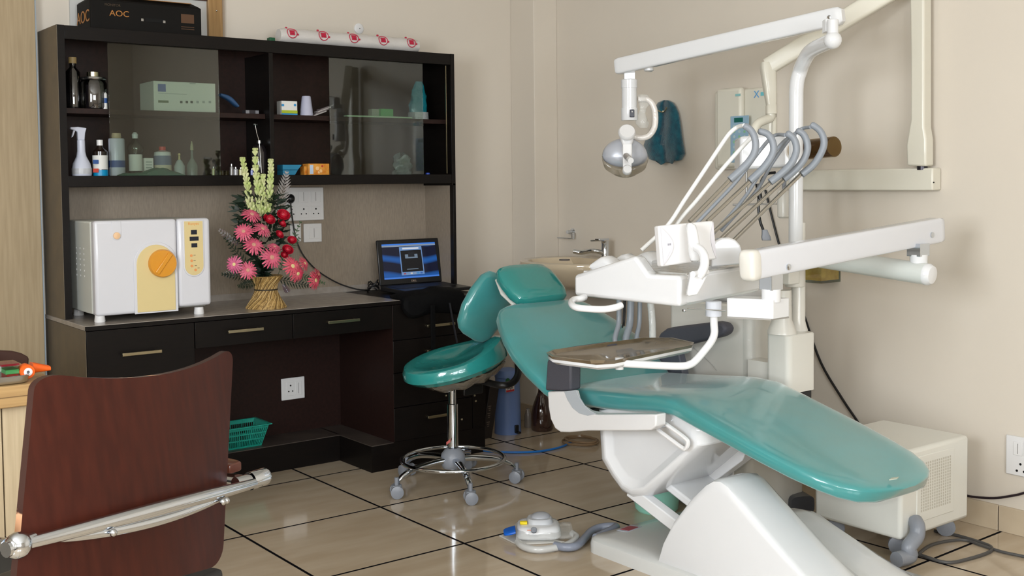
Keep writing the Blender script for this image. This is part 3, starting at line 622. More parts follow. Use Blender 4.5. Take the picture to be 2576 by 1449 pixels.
tsb = plate('switch_board', 'large white board with two rockers and two sockets behind the flowers', (718, 472), (813, 553), yw,
      (('switch', .45, .28, .26, .34), ('switch', .78, .28, .26, .34), ('socket', .45, .74, .26, .34), ('socket', .78, .74, .26, .34), ('socket', .13, .74, .2, .34)))
plate('switch_board', 'small square white switch below the large board', (762, 563), (808, 608), yw, (('switch', .55, .5, .56, .62),))
plate('switch_board', 'narrow white plate edge showing between the flowers and the small switch', (728, 563), (756, 607), yw, ())
plate('switch_board', 'white socket plate on the back panel inside the knee hole', (706, 953), (765, 1000), .976, (('socket', .38, .5, .34, .62), ('switch', .72, .5, .28, .62)))
# plug and laptop lead
q = on(731, 500, 'Y', yw-.03)
t = T('power_lead', 'black three-pin plug and lead trailing from the board to the laptop', 'cable', (q.x, yw-.03, ZD))
bm = NB(); lathe(bm, [(.006, -.002), (.021, 0), (.023, .018), (.015, .03), (.006, .034)], (q.x, yw-.012, q.z), (0, -1, 0), 18); P('plug', bm, black, t)
cc0 = on(932, 728, 'Y', .93); cpts = [on(731, 508, 'Y', yw-.035), on(733, 530, 'Y', yw-.03), on(738, 565, 'Y', yw-.02), on(746, 605, 'Y', yw-.02), on(765, 645, 'Y', yw-.02), on(800, 682, 'Y', yw-.03), on(850, 712, 'Y', yw-.05)]
c2 = on(895, 727, 'Y', .93); c2.z = max(c2.z, ZD+.006); cpts += [c2, V((on(915, 722, 'Y', .91).x, .90, ZD+.012)), V((cc0.x, .94, ZD+.006))]
cpts = [V((p.x, p.y, max(p.z, ZD+.005))) for p in cpts]
bm = NB(); tube(bm, smooth(cpts, 6), .0036, 8); P('lead', bm, black, t)
bm = NB(); cc = V((on(938, 728, 'Y', .93).x, .925, ZD+.005))
for k in range(4):
    tube(bm, smooth([cc+V((.03*math.cos(a+k)*(1-.1*k), .03*math.sin(a+k), .006+.012*k+.012*math.sin(a*2+k))) for a in [2*PI*i/9 for i in range(8)]], 4), .003, 6)
P('coil', bm, black, t)

# --- laptop
scr = bpy.data.materials.new('laptop_screen'); scr.use_nodes = True; nt = scr.node_tree; b = nt.nodes['Principled BSDF']
b.inputs['Base Color'].default_value = (0, 0, 0, 1); b.inputs['Roughness'].default_value = .25
tc = nt.nodes.new('ShaderNodeTexCoord'); wv = nt.nodes.new('ShaderNodeTexWave'); wv.inputs['Scale'].default_value = 3.2; wv.inputs['Distortion'].default_value = 6; wv.inputs['Detail'].default_value = 1
wv.bands_direction = 'Z'; nt.links.new(tc.outputs['Object'], wv.inputs[0]); rp = nt.nodes.new('ShaderNodeValToRGB'); nt.links.new(wv.outputs[0], rp.inputs[0])
rp.color_ramp.elements[0].color = lin((8, 16, 48))+(1,); rp.color_ramp.elements[1].color = lin((26, 96, 180))+(1,); rp.color_ramp.elements[0].position = .5
nt.links.new(rp.outputs[0], b.inputs['Emission Color']); b.inputs['Emission Strength'].default_value = .7
def glow(name, rgb=(0,0,0), s=.8): return M(name, (5, 5, 5), .3, emit=rgb, estr=s)
yaw = .10
def lp(u, v, h): # laptop frame: u right, v back, h up
    return V((LC.x+u*math.cos(yaw)+v*math.sin(yaw), LC.y-u*math.sin(yaw)*-1*0+v*math.cos(yaw)-u*math.sin(yaw), ZD+h))
bl = on(958, 738, 'Z', ZD+.02); br = on(1116, 722, 'Z', ZD+.02)
W_ = .335; hy = .86
hl = on(957, 736, 'Y', hy); hr = on(1118, 718, 'Y', hy)
LC = V(((hl.x+hr.x)/2, hy, 0)); W_ = (hr.x-hl.x)
t = T('laptop', 'open black laptop with a blue desktop on its screen at the right of the counter', 'laptop', (LC.x, LC.y, ZD))
yaw = 0.0
bm = NB(); D_ = .24
hexa(bm, [lp(-W_/2, -D_, .004), lp(W_/2, -D_, .004), lp(W_/2, 0, .004), lp(-W_/2, 0, .004), lp(-W_/2, -D_, .02), lp(W_/2, -D_, .02), lp(W_/2, 0, .03), lp(-W_/2, 0, .03)])
P('base', bm, black, t, .004)
bm = NB(); hexa(bm, [lp(-W_/2+.02, -D_+.1, .0222), lp(W_/2-.02, -D_+.1, .0222), lp(W_/2-.02, -.02, .0285), lp(-W_/2+.02, -.02, .0285), lp(-W_/2+.02, -D_+.1, .026), lp(W_/2-.02, -D_+.1, .026), lp(W_/2-.02, -.02, .031), lp(-W_/2+.02, -.02, .031)])
P('keyboard', bm, M('key_black', (30, 30, 33), .5), t)
tl = on(947, 603, 'Y', hy+.03); tr_ = on(1102, 600, 'Y', hy+.03)
TL, TR = V((tl.x, hy+.03, (tl.z+tr_.z)/2)), V((tr_.x, hy+.03, (tl.z+tr_.z)/2)); BL, BR = V((hl.x, hy, ZD+.03)), V((hr.x, hy, ZD+.03))
nn = (BR-BL).cross(TL-BL).normalized(); nn = nn if nn.y < 0 else -nn
def sp(u, v, o=0): return (BL.lerp(BR, u)).lerp(TL.lerp(TR, u), v)+nn*o
def spanel(parent, u0, u1, v0, v1, o, th, mt, nm, bev=0):
    bm = NB(); hexa(bm, [sp(u0, v0, o), sp(u1, v0, o), sp(u1, v0, o+th), sp(u0, v0, o+th), sp(u0, v1, o), sp(u1, v1, o), sp(u1, v1, o+th), sp(u0, v1, o+th)]); return P(nm, bm, mt, parent, bev)
lid = spanel(t, 0, 1, 0, 1, -.012, .012, black, 'lid', .005)
spanel(lid, .07, .93, .13, .90, 0, .0008, scr, 'screen')
spanel(lid, .07, .93, .875, .905, .0008, .0004, glow('blue_title_bar', (60, 130, 235)), 'title_bar'); spanel(lid, .07, .93, .84, .875, .0008, .0004, glow('grey_menu_bar', (150, 165, 185), .7), 'menu_bar')
spanel(lid, .07, .93, .13, .165, .0008, .0004, glow('blue_task_bar', (70, 130, 225)), 'task_bar')
spanel(lid, .34, .70, .2, .83, .001, .0005, glow('window_frame_glow', (120, 160, 215), .7), 'program_window')
spanel(lid, .355, .685, .27, .75, .0015, .0004, glow('window_dark', (16, 18, 26), .5), 'window_content'); spanel(lid, .39, .65, .775, .81, .0015, .0004, glow('search_white', (220, 225, 235), .8), 'search_bar')
spanel(lid, .42, .62, .57, .66, .002, .0004, glow('pale_picture', (130, 150, 170), .6), 'picture'); spanel(lid, .47, .57, .60, .72, .0022, .0004, glow('dark_picture', (30, 36, 48), .5), 'picture')
spanel(lid, .43, .61, .32, .335, .002, .0004, glow('pale_picture'), 'picture')
for k in range(6): spanel(lid, .375+.052*k, .41+.052*k, .215, .25, .0015, .0005, glow('icon_%d' % k, ((170, 90, 110), (130, 160, 190), (225, 220, 210), (150, 170, 200), (70, 150, 215), (60, 110, 190))[k], .7), 'icon')
textmesh('DELL', .014, sp(.52, .065, .0012), BR-BL, nn, M('brand_silver', (170, 150, 135), .4), 'lettering', lid)
# black bag beside the laptop
t = T('laptop_bag', 'soft black bag lying over the right end of the counter beside the laptop', 'bag', (.8, .6, ZD))
a = on(1010, 748, 'Z', ZD); bm = NB(); rs = []
x0, x1 = on(1012, 765, 'Y', YF-.02).x, on(1172, 735, 'Y', YF-.02).x
for k in range(13):
    f = k/12; x = x0+(x1-x0)*f; hh = .022+.03*math.sin(PI*min(1, f*1.2))*.5 + (.016 if f > .5 else 0); y0 = YF-.035; y1 = YF+.13
    pr_ = [(y1, 0), (y1-.01, hh*.6), (y1-.06, hh*.9), (y0+.08, hh*.95), (y0+.015, hh*.7), (y0, hh*.2), (y0-.004, -.06-.03*math.sin(f*9)), (y0+.025, -.10), (y0+.031, -.02), (y0+.031, .0)]
    e = .25 if k in (0, 12) else 1
    rs.append([V((x, y, ZD+.002+(z*e if z > 0 else z*(.6 if k in (0, 12) else 1)))) for y, z in pr_])
rings(bm, rs); P('body', bm, M('black_bag_fabric', (10, 10, 11), .75, spec=.12, bump=.4, bscale=70), t, sub=1)
bm = NB(); tube(bm, smooth([on(1131, 762, 'Y', YF-.045), on(1138, 800, 'Y', YF-.045), on(1150, 862, 'Y', YF-.045)], 5), .005, 6); P('strap', bm, M('grey_strap', (30, 31, 37), .6), t)
bm = NB(); q0, q1 = on(1098, 800, 'Y', YF-.04), on(1078, 935, 'Y', YF-.04); box(bm, on(1083, 800, 'Y', YF-.045).x, on(1094, 800, 'Y', YF-.045).x, YF-.05, YF-.042, q1.z+.02, ZD-.03); P('strap', bm, M('black_bag_fabric'), t, .002)

# --- flower arrangement
B0 = on(672, 782, 'Z', ZD); B0 = V((B0.x, .60, ZD)); B0.x = on(670, 780, 'Y', .6).x
t = T('flower_arrangement', 'tall basket arrangement of pink gerberas, red roses and white tuberoses on the counter', 'flowers', B0)
dfl = (B0-CAM).dot(fw); pxm = dfl/F_PX
def fp(px, py, dy=0.): return on(px, py, 'Y', .6+dy)
straw = M('straw', (188, 154, 92), .55, rgb2=(120, 92, 48), vscale=14, stretch=(14, 14, 1.2)); straw2 = M('pale_straw', (196, 166, 112), .5); straw3 = M('dark_straw', (112, 86, 48), .6)
bm = NB(); lathe(bm, [(.0, .002), (.085, 0), (.084, .006), (.06, .045), (.045, .078), (.048, .1), (.07, .135), (.072, .14), (.04, .136), (.0, .13)], B0, Z_, 40); bk = P('basket', bm, straw, t)
for k in range(60):
    a = 2*PI*k/60; bm = NB(); tw = .9 if k % 5 else .5
    pts = [B0+V((r*1.012*math.cos(a+tw*(h-.078)/.08), r*1.012*math.sin(a+tw*(h-.078)/.08), h)) for r, h in ((.086, .002), (.061, .043), (.0455, .078), (.05, .102), (.071, .135))]
    tube(bm, pts, .0019, 5); P('straw_bundle', bm, (straw2, straw, straw3)[k % 3], bk)
bm = NB(); tube(bm, [B0+V((.049*math.cos(a), .049*math.sin(a), .08)) for a in [2*PI*k/24 for k in range(25)]], .0028, 6, cap=False); P('tie', bm, M('dark_tie', (46, 40, 30), .6), bk)
# foliage core
leafm = M('dark_fern', (22, 42, 26), .5, rgb2=(14, 30, 20), vscale=30); leaf2 = M('mid_green_leaf', (46, 74, 40), .5)
bm = NB()
core = [(.03, .12), (.075, .16), (.105, .2), (.10, .27), (.085, .34), (.06, .42), (.03, .48)]
def leaf(bm, p, d, n, L, W):
    d = V(d).normalized(); s = d.cross(V(n)).normalized()
    pts = [p, p+d*L*.35+s*W, p+d*L, p+d*L*.35-s*W]; pts[1] += V(n)*L*.04; vs = [bm.verts.new(q) for q in pts]; bm.faces.new(vs)
def frond(bm, p0, p1, w_, n=12, droop=.0):
    p0, p1 = V(p0), V(p1); ax = (p1-p0); view = (CAM-p0).normalized(); s = ax.cross(V((0, -1, .2))).normalized(); nr = s.cross(ax).normalized()
    pts = [p0.lerp(p1, k/n)+V((0, 0, -droop*(k/n)**2)) for k in range(n+1)]; tube(bm, pts, .0012, 4)
    for k in range(1, n+1):
        q = pts[k]; ll = w_*math.sin(PI*(k/n)**.8*.9+.1)
        for sg in (-1, 1): leaf(bm, q, s*sg+ax.normalized()*.7+nr*random.uniform(-.2, .2), nr, max(ll, .01), .0035)
for k in range(520):
    f = random.random(); h = .13+.36*f; r = .105*math.sin(PI*min(1, .25+.85*(1-f)))*random.uniform(.5, 1.1); a = random.uniform(0, 2*PI)
    p = B0+V((r*math.cos(a)-.01, r*math.sin(a)*.8, h)); leaf(bm, p, (math.cos(a)+random.uniform(-.6, .6), math.sin(a)+random.uniform(-.6, .6), random.uniform(-.3, .9)), (random.uniform(-1, 1), -1, random.random()), random.uniform(.03, .06), random.uniform(.005, .011))
P('foliage', bm, leafm, t, label='dark green foliage mass')
for (a, b_, w_, mt) in ((((660, 640), (600, 545)), 0, .035, leafm), (((650, 650), (590, 590)), 0, .03, leafm), (((640, 690), (566, 600)), 0, .03, leafm), (((650, 700), (560, 690)), 0, .03, leafm),
     (((700, 690), (755, 560)), 0, .03, leaf2), (((700, 650), (752, 600)), 0, .03, leaf2), (((690, 700), (780, 720)), 0, .035, leafm), (((740, 690), (815, 712)), 0, .025, leaf2), (((650, 710), (600, 720)), 0, .03, leafm), (((660, 600), (612, 520)), 0, .028, leafm), (((680, 600), (720, 540)), 0, .028, leafm)):
    bm = NB(); frond(bm, fp(*a[0]), fp(*a[1], -.03), w_); P('fern_frond', bm, mt, t)
silver = M('silver_foil_leaf', (190, 190, 196), .18, .9)
for a, b_ in (((598, 615), (548, 575)), ((600, 690), (560, 690)), ((700, 560), (722, 428)), ((712, 715), (725, 735))):
    p0, p1 = fp(*a, -.01), fp(*b_, -.03); bm = NB(); ax = p1-p0; s = ax.cross(V((0, -1, .1))).normalized(); L_ = ax.length; n = max(5, int(L_/.0145))
    tube(bm, [p0, p1], .001, 4); wv_ = .045 if L_ > .15 else .022
    for k in range(n):
        q = p0.lerp(p1, k/n)
        for sg in ((-1, 1)): leaf(bm, q, s*sg+ax.normalized()*1.1, s.cross(ax), wv_*1.15*math.sin(PI*(.2+.75*k/n)), .0050)
    P('foil_leaf', bm, silver, t, label='silvery slatted leaf')
def gerbera(px, py, r, mt, cent, tilt=(0, -1, .25), dy=-.1):
    c = fp(px, py, dy); n = V(tilt).normalized(); u = n.orthogonal().normalized(); v = n.cross(u); bm = NB()
    for layer, (np_, rr, lift) in enumerate(((19, 1., .12), (15, .72, .3))):
        for k in range(np_):
            a = 2*PI*(k+.5*layer)/np_+random.uniform(-.08, .08); d = u*math.cos(a)+v*math.sin(a); s = n.cross(d); L_ = r*rr*random.uniform(.9, 1.08); wd = r*.088
            ring = [(0.08, .3), (.4, .9), (.75, 1.), (.95, .6), (1.02, .1)]
            up_ = [bm.verts.new(c+d*L_*f+s*wd*g_+n*(L_*lift*math.sin(f*1.6)+.003*layer-.25*L_*f*f)) for f, g_ in ring]
            dn_ = [bm.verts.new(c+d*L_*f-s*wd*g_+n*(L_*lift*math.sin(f*1.6)+.003*layer-.25*L_*f*f)) for f, g_ in ring]
            for i in range(4): bm.faces.new((up_[i], up_[i+1], dn_[i+1], dn_[i]))
    g_ = P('gerbera', bm, mt, t)
    bm = NB(); lathe(bm, [(r*.2, 0), (r*.24, r*.1), (r*.16, r*.18), (r*.03, r*.19)], c, n, 14); P('flower_centre', bm, cent, g_)
pink = M('pink_petal', (206, 98, 122), .5, rgb2=(196, 78, 106), vscale=30); hot = M('coral_pink_petal', (198, 58, 86), .5, rgb2=(210, 98, 112), vscale=30); cent = M('pale_centre', (206, 150, 130), .7, bump=1, bscale=200); cent2 = M('yellow_centre', (216, 196, 140), .7)
R_ = pxm
for px, py, r, mt, ce, tl_ in ((633, 541, 26, pink, cent, (.1, -.75, .9)), (613, 583, 24, pink, cent, (-.5, -.8, .5)), (660, 577, 25, pink, cent, (.2, -.8, .8)), (638, 617, 27, pink, cent, (-.1, -.85, .6)),
        (683, 648, 29, pink, cent, (.05, -1, .25)), (690, 622, 18, pink, cent, (.1, -.7, .9)), (590, 665, 22, M('mauve_pink_petal', (196, 92, 130), .5), cent2, (-.8, -.7, .1)), (623, 680, 24, pink, cent, (-.15, -1, .2)),
        (735, 670, 27, hot, cent2, (.2, -1, .3)), (748, 688, 24, hot, cent2, (.3, -1, -.1)), (765, 663, 20, hot, cent2, (.6, -.8, .4)), (792, 705, 26, hot, cent2, (.5, -.9, .0)), (800, 690, 18, hot, cent2, (.7, -.6, .3))):
    gerbera(px, py, r*R_, mt, ce, tl_, dy=-.13 if px < 700 else -.12)
rose = M('red_rose_petal', (196, 24, 50), .45, rgb2=(150, 12, 36), vscale=30)
for px, py, r in ((679, 549, 16), (714, 538, 17), (711, 560, 12), (705, 588, 12), (735, 602, 12), (725, 626, 15), (716, 640, 10)):
    c = fp(px, py, -.10); n = V((random.uniform(-.2, .3), -.8, .6)).normalized(); rr = r*R_; bm = NB(); u = n.orthogonal().normalized(); v = n.cross(u)
    for layer in range(5):
        q = rr*(.25+.2*layer); 
        for k in range(3+layer//2):
            a0 = 2*PI*k/(3+layer//2)+layer*.9; cols = []
            for i in range(6):
                a = a0+(i/5-.5)*2.0; d = u*math.cos(a)+v*math.sin(a)
                cols.append([bm.verts.new(c+d*q*(.45+.5*g_**.7)*1.+n*(rr*(.75-.13*layer)*g_*1.25-rr*.5+rr*.08*math.cos((i/5-.5)*PI))) for g_ in (0, .4, .75, 1.)])
            for x_, y_ in zip(cols, cols[1:]):
                for i in range(3): bm.faces.new((x_[i], y_[i], y_[i+1], x_[i+1]))
    ball(bm, c-n*rr*.15, rr*.62, 12); P('rose', bm, rose, t)
tub = M('tuberose_bud', (214, 214, 166), .5, rgb2=(180, 196, 120), vscale=20); stemg = M('pale_green_stem', (128, 152, 82), .5)
for pts in (((610, 408), (616, 440), (622, 475), (628, 520), (634, 545)), ((642, 385), (643, 430), (647, 470), (652, 510), (655, 545)), ((681, 412), (682, 440), (680, 470), (678, 510), (672, 545)), ((662, 450), (660, 480), (660, 520), (662, 550))):
    pp_ = smooth([fp(x, y, -.03) for x, y in pts], 6); bm = NB(); tube(bm, pp_, .003, 6); st_ = P('tuberose_stem', bm, stemg, t)
    bm = NB(); n = len(pp_)
    tot = sum((pp_[i+1]-pp_[i]).length for i in range(n-1)); m_ = max(4, int(tot/.0165))
    for i in range(m_+1):
        f = i/m_; q = pp_[min(n-1, int(f*(n-1)))]; L_ = .024+.020*f
        for k in range(3):
            a = i*1.05+k*2.09; d = V((math.cos(a)*.42, math.sin(a)*.42, .95)).normalized(); tube(bm, [q, q+d*L_*.35, q+d*L_*.75, q+d*L_*.92, q+d*L_], [.0018, .0035+.001*f, .0062+.001*f, .0055, .001], 7)
    P('buds', bm, tub, st_)
# --- green basket and its neighbours in the knee hole
gk = M('green_basket_plastic', (30, 150, 132), .35, coat=.2)
t = T('plastic_basket', 'small teal green slotted plastic basket on the knee-hole ledge', 'basket', (-.2, .87, ZK))
yf = .80; q = [on(x, y, 'Y', yf) for x, y in ((676, 1068), (655, 1132), (500, 1152), (490, 1090))]
zt_, zb_ = on(640, 1072, 'Y', yf).z, ZK+.0
xr, xl = on(676, 1070, 'Y', yf).x, on(676, 1070, 'Y', yf).x-.26; yb_ = .955; ins = .03
TP = [V((xl, yf-.0, zt_)), V((xr, yf, zt_)), V((xr, yb_, zt_)), V((xl, yb_, zt_))]; BT = [V((xl+ins, yf+.02, zb_)), V((xr-ins, yf+.02, zb_)), V((xr-ins, yb_-.02, zb_)), V((xl+ins, yb_-.02, zb_))]
bm = NB()
for i in range(4):
    a0, a1, b0, b1 = BT[i], BT[(i+1) % 4], TP[i], TP[(i+1) % 4]; n = 26 if i % 2 == 0 else 15; cen = (a0+a1+b0+b1)/4
    fa = lambda u, v: (a0.lerp(a1, u)).lerp(b0.lerp(b1, u), v)
    nrm = (a1-a0).cross(b0-a0).normalized()*.0014
    for v0, v1 in ((0, .08), (.34, .40), (.62, .68), (.86, 1)):
        hexa(bm, [fa(0, v0)-nrm, fa(1, v0)-nrm, fa(1, v0)+nrm, fa(0, v0)+nrm, fa(0, v1)-nrm, fa(1, v1)-nrm, fa(1, v1)+nrm, fa(0, v1)+nrm])
    for k in range(n+1):
        u = k/n; wd = .012 if k % 6 == 0 else .006; hexa(bm, [fa(u-wd*.7, 0)-nrm, fa(u+wd*.7, 0)-nrm, fa(u+wd*.7, 0)+nrm, fa(u-wd*.7, 0)+nrm, fa(u-wd*.7, 1)-nrm, fa(u+wd*.7, 1)-nrm, fa(u+wd*.7, 1)+nrm, fa(u-wd*.7, 1)+nrm])
hexa(bm, [BT[0], BT[1], BT[2], BT[3]]+[p+V((0, 0, .003)) for p in BT])
P('body', bm, gk, t, sm=False)
bm = NB()
for i in range(4):
    a, b_ = TP[i], TP[(i+1) % 4]; d = (b_-a).normalized(); o_ = V((0, 0, 1)).cross(d)*-.012; hexa(bm, [a-d*.012+o_, b_+d*.012+o_, b_+d*.0, a-d*.0]+[p+V((0, 0, .004)) for p in (a-d*.012+o_, b_+d*.012+o_, b_, a)])
P('rim', bm, gk, t)
# ================================================================== DENTAL CHAIR
cxc = .565
t = T('dental_chair', 'large reclining dental chair with teal vinyl cushions and white base', 'dental chair', (cxc, -1.3, 0))
def cush(name, st, mt, parent, e=4., bev=0, label=None, seg=44):
    bm = NB(); slab(bm, st, e, seg); return P(name, bm, mt, parent, label=label)
# seat and leg rest: (y, ztop, halfwidth, thickness)
prof = [(-.772, .545, .20, .04), (-.776, .556, .235, .062), (-.80, .568, .250, .078), (-.86, .577, .255, .084), (-1.0, .588, .262, .086), (-1.15, .602, .268, .084), (-1.26, .612, .27, .079), (-1.36, .607, .27, .072), (-1.45, .583, .27, .07),
        (-1.6, .543, .268, .066), (-1.72, .511, .264, .064), (-1.82, .484, .256, .062), (-1.90, .463, .240, .061), (-1.955, .447, .215, .06), (-1.995, .435, .178, .058), (-2.02, .427, .13, .052), (-2.035, .42, .07, .04), (-2.04, .415, .03, .02)]
st = []
for i, (y, z, hw, th) in enumerate(prof):
    a, b = prof[max(i-1, 0)], prof[min(i+1, len(prof)-1)]; tg = V((0, b[0]-a[0], b[1]-a[1])).normalized(); n = V((0, -tg.z, tg.y)); n = n if n.z > 0 else -n
    st.append((V((cxc, y, z))-n*th/2, X_, n, hw, th/2))
seat = cush('seat_cushion', st, teal, t, 4.6)
c = on(2242, 1211, 'X', .62); bm = NB(); 
P0 = V((.66, -2.03, .4285)); nn_ = V((0, -.29, .957)); obox(bm, V((on(2249, 1211, 'Z', .437).x, on(2249, 1211, 'Z', .437).y, .4455)), (.011, .004, 0), (-.004, .010, -.003), nn_*.0012); P('sticker', bm, M('pale_sticker', (190, 196, 180), .5), seat)
# backrest
Hd, Hp = V((cxc, -.36, .835)), V((cxc, -.86, .53)); ax = (Hd-Hp).normalized(); n = V((0, -ax.z, ax.y)); n = n if n.z > 0 else -n
st = []
for f, hw, th, lift in ((0, .22, .03, -.02), (.01, .25, .06, -.008), (.04, .275, .08, 0), (.18, .31, .09, .004), (.36, .325, .092, .006), (.52, .325, .092, .006), (.68, .305, .09, .004), (.82, .275, .086, 0), (.92, .248, .08, -.003), (.97, .222, .066, -.006), (.993, .19, .045, -.012), (1.0, .15, .02, -.02)):
    q = Hp.lerp(Hd, f); st.append((q-n*(th/2)+n*lift, X_, n, hw, th/2))
cush('backrest_cushion', st, teal, t, 3.2)
bm = NB(); st = [(Hp.lerp(Hd, f)-n*(.10), X_, n, hw, .022) for f, hw in ((.02, .17), (.1, .2), (.5, .26), (.85, .2), (.93, .15))]; slab(bm, st, 4, 32); P('backrest_shell', bm, M('dark_shell', (52, 54, 58), .4), t)
# headrest
Hc = V((cxc, -.285, .885)); a2 = V((0, math.cos(R_a := math.radians(38)), math.sin(R_a))); n2 = V((0, -a2.z, a2.y))
st = []
for f, hw, th in ((-1, .06, .02), (-.96, .10, .05), (-.85, .125, .068), (-.5, .142, .075), (0, .147, .07), (.5, .142, .075), (.85, .125, .068), (.96, .10, .05), (1, .06, .02)):
    st.append((Hc+a2*.105*f, X_, n2, hw, th/2))
hr_ = cush('headrest_cushion', st, teal2, t, 3.2, label='teal headrest wrapped in clear film')
bm = NB(); st = [(Hc+a2*.105*f-n2*.038, X_, n2, hw, .010) for f, hw in ((-.97, .06), (-.8, .118), (0, .14), (.8, .118), (.97, .06))]; slab(bm, st, 4, 32); P('headrest_piping', bm, M('white_film_edge', (220, 220, 214), .3, bump=.8, bscale=60), hr_)
bm = NB(); obox(bm, (Hc+Hd)/2-n2*.06-V((0, .02, .02)), (.03, 0, 0), a2*.11, n2*.005); P('headrest_bar', bm, chrome, t)
# body under the seat
bm = NB(); px0, px1 = .33, .80
out = [(-.93, .50), (-.935, .43), (-.945, .32), (-1.0, .265), (-1.055, .225), (-1.11, .215), (-1.18, .237), (-1.30, .335), (-1.40, .42), (-1.455, .465), (-1.455, .51), (-1.42, .535), (-1.33, .55), (-1.1, .54)]
cy_, cz_ = -1.19, .41
rs = []
for x, s in ((px0-.004, .80), (px0, .88), (px0+.015, .96), (px0+.04, 1.0), (px1-.04, 1.0), (px1, .9)):
    rs.append([V((x, cy_+(y-cy_)*s, cz_+(z-cz_)*s if z < .5 else z)) for y, z in out])
# raised rim with a recessed panel on the near side
inn = [V((px0+.014, cy_+.01+(y-cy_)*.62, cz_+(z-cz_)*.62)) for y, z in out]
rs = [inn, [V((px0+.012, p.y+(cy_-p.y)*-.06, p.z+(cz_-p.z)*-.06)) for p in inn]]+rs
rings(bm, rs); body = P('seat_body', bm, white, t, .006, 2, label='white body under the seat with a recessed side')
bm = NB(); lp_ = []
for y, z in ((-1.29, .525), (-1.40, .485), (-1.415, .47), (-1.405, .452), (-1.385, .452), (-1.28, .49)): lp_.append(V((px0-.03, y, z)))
tube(bm, smooth(lp_, 5), .0075, 8); P('hinge_loop', bm, whitep, t)
bm = NB(); lathe(bm, [(.011, 0), (.011, .05)], (px0-.05, -1.285, .506), X_, 14); P('pivot_bolt', bm, chrome, t)
bm = NB(); prism(bm, [(px0+.05, -.91, .49), (px0+.05, -1.02, .30), (px0+.05, -.97, .52)], (.3, 0, 0)); P('wrap_film', bm, M('crinkled_wrap', (206, 208, 210), .15, coat=.6, bump=1., bscale=60), t, label='crinkled clear wrapping')
# armrests: near side folded white bracket with grey pad, far side pad
def arm(x0, x1, out, nm='armrest', side=1):
    bm = NB(); prism(bm, [(x0, y, z) for y, z in out], (x1-x0, 0, 0)); return P(nm, bm, whitep, t, .005, 3)
ao = [(-.785, .553), (-.845, .562)]+[(-.905, .571)]+[(-.915, .545), (-.94, .522), (-.98, .511), (-1.05, .512), (-1.30, .553), (-1.335, .558), (-1.333, .520), (-1.31, .503), (-1.24, .489), (-1.0, .448), (-.90, .425), (-.855, .418), (-.825, .426), (-.80, .456), (-.788, .50)]
ar = arm(.238, .285, ao)
bm = NB(); 
gi = [tuple(on(x, y, 'X', .237))[1:] for x, y in ((1419, 985), (1449, 981), (1457, 1000), (1470, 1020), (1486, 1034), (1500, 1041), (1478, 1046), (1457, 1040), (1440, 1026), (1427, 1005))]
prism(bm, [(.2365, y, z) for y, z in gi], (.004, 0, 0)); P('grey_inlay', bm, M('silver_grey_trim', (176, 182, 188), .25), ar, .001)
pb = [(-.757, .553), (-.905, .573), (-.908, .72), (-.895, .765), (-.84, .77), (-.79, .745), (-.765, .70)]
pb = [(-.763, .553), (-.905, .573), (-.908, .70), (-.80, .70), (-.775, .66)]
bm = NB(); prism(bm, [(.244, y, z) for y, z in pb], (.05, 0, 0)); P('armrest_pad', bm, greyd, ar, .008, 2, label='dark grey foam pad')
bm = NB(); prism(bm, [(.243, y, z) for y, z in ((-.80, .685), (-.82, .700), (-.86, .717), (-.91, .729), (-1.05, .757), (-1.09, .758), (-1.105, .745), (-1.09, .73), (-.90, .69), (-.90, .68))], (.052, 0, 0)); P('armrest_pad', bm, greyd, ar, .008, 3, label='long grey pad along the top')
bm = NB(); yy = [(-.80, .70), (-.83, .722), (-.90, .735), (-1.03, .765), (-1.05, .752), (-1.03, .72)]
prism(bm, [(.25, -.43+.0, .745), (.25, -.47, .765), (.25, -.70, .80), (.25, -.71, .785), (.25, -.70, .755), (.25, -.46, .72)], (.04, 0, 0)); bm.free()
bm = NB(); prism(bm, [(.88, y, z) for y, z in ((-.69, .672), (-.71, .70), (-.745, .722), (-.80, .735), (-1.0, .772), (-1.04, .770), (-1.058, .75), (-1.045, .727), (-1.02, .715), (-.775, .645), (-.71, .632), (-.69, .645))], (.055, 0, 0))
af = P('armrest', bm, greyd, t, .012, 3, label='dark grey pad of the far armrest')
bm = NB(); prism(bm, [(.885, y, z) for y, z in ((-.70, .65), (-.80, .66), (-.84, .52), (-1.1, .53), (-1.1, .49), (-.76, .475), (-.70, .55))], (.035, 0, 0)); P('armrest_bracket', bm, M('slate_grey_plastic', (84, 86, 96), .4), af, .005)
# lifting linkage
for x0, x1, a, b in ((.345, .385, (-1.10, .235), (-1.47, .115)), ):
    bm = NB(); d = V((0, b[0]-a[0], b[1]-a[1])).normalized(); c_ = V(((x0+x1)/2, (a[0]+b[0])/2, (a[1]+b[1])/2)); obox(bm, c_, (.02, 0, 0), d*.21, d.cross(X_)*.022); P('lift_arm', bm, white, t, .004)
for a, b, x0, x1 in (((-1.12, .300), (-1.50, .165), .41, .62), ):
    bm = NB(); d = V((0, b[0]-a[0], b[1]-a[1])).normalized(); c_ = V(((x0+x1)/2, (a[0]+b[0])/2, (a[1]+b[1])/2)); obox(bm, c_, ((x1-x0)/2, 0, 0), d*.21, d.cross(X_)*.014); P('lift_arm', bm, white, t, .006)
bm = NB(); prism(bm, [(.60, y, z) for y, z in ((-1.0, .55), (-1.45, .52), (-1.38, .36), (-1.20, .22), (-1.10, .25))], (.05, 0, 0)); P('link_plate', bm, whitep, t, .003)
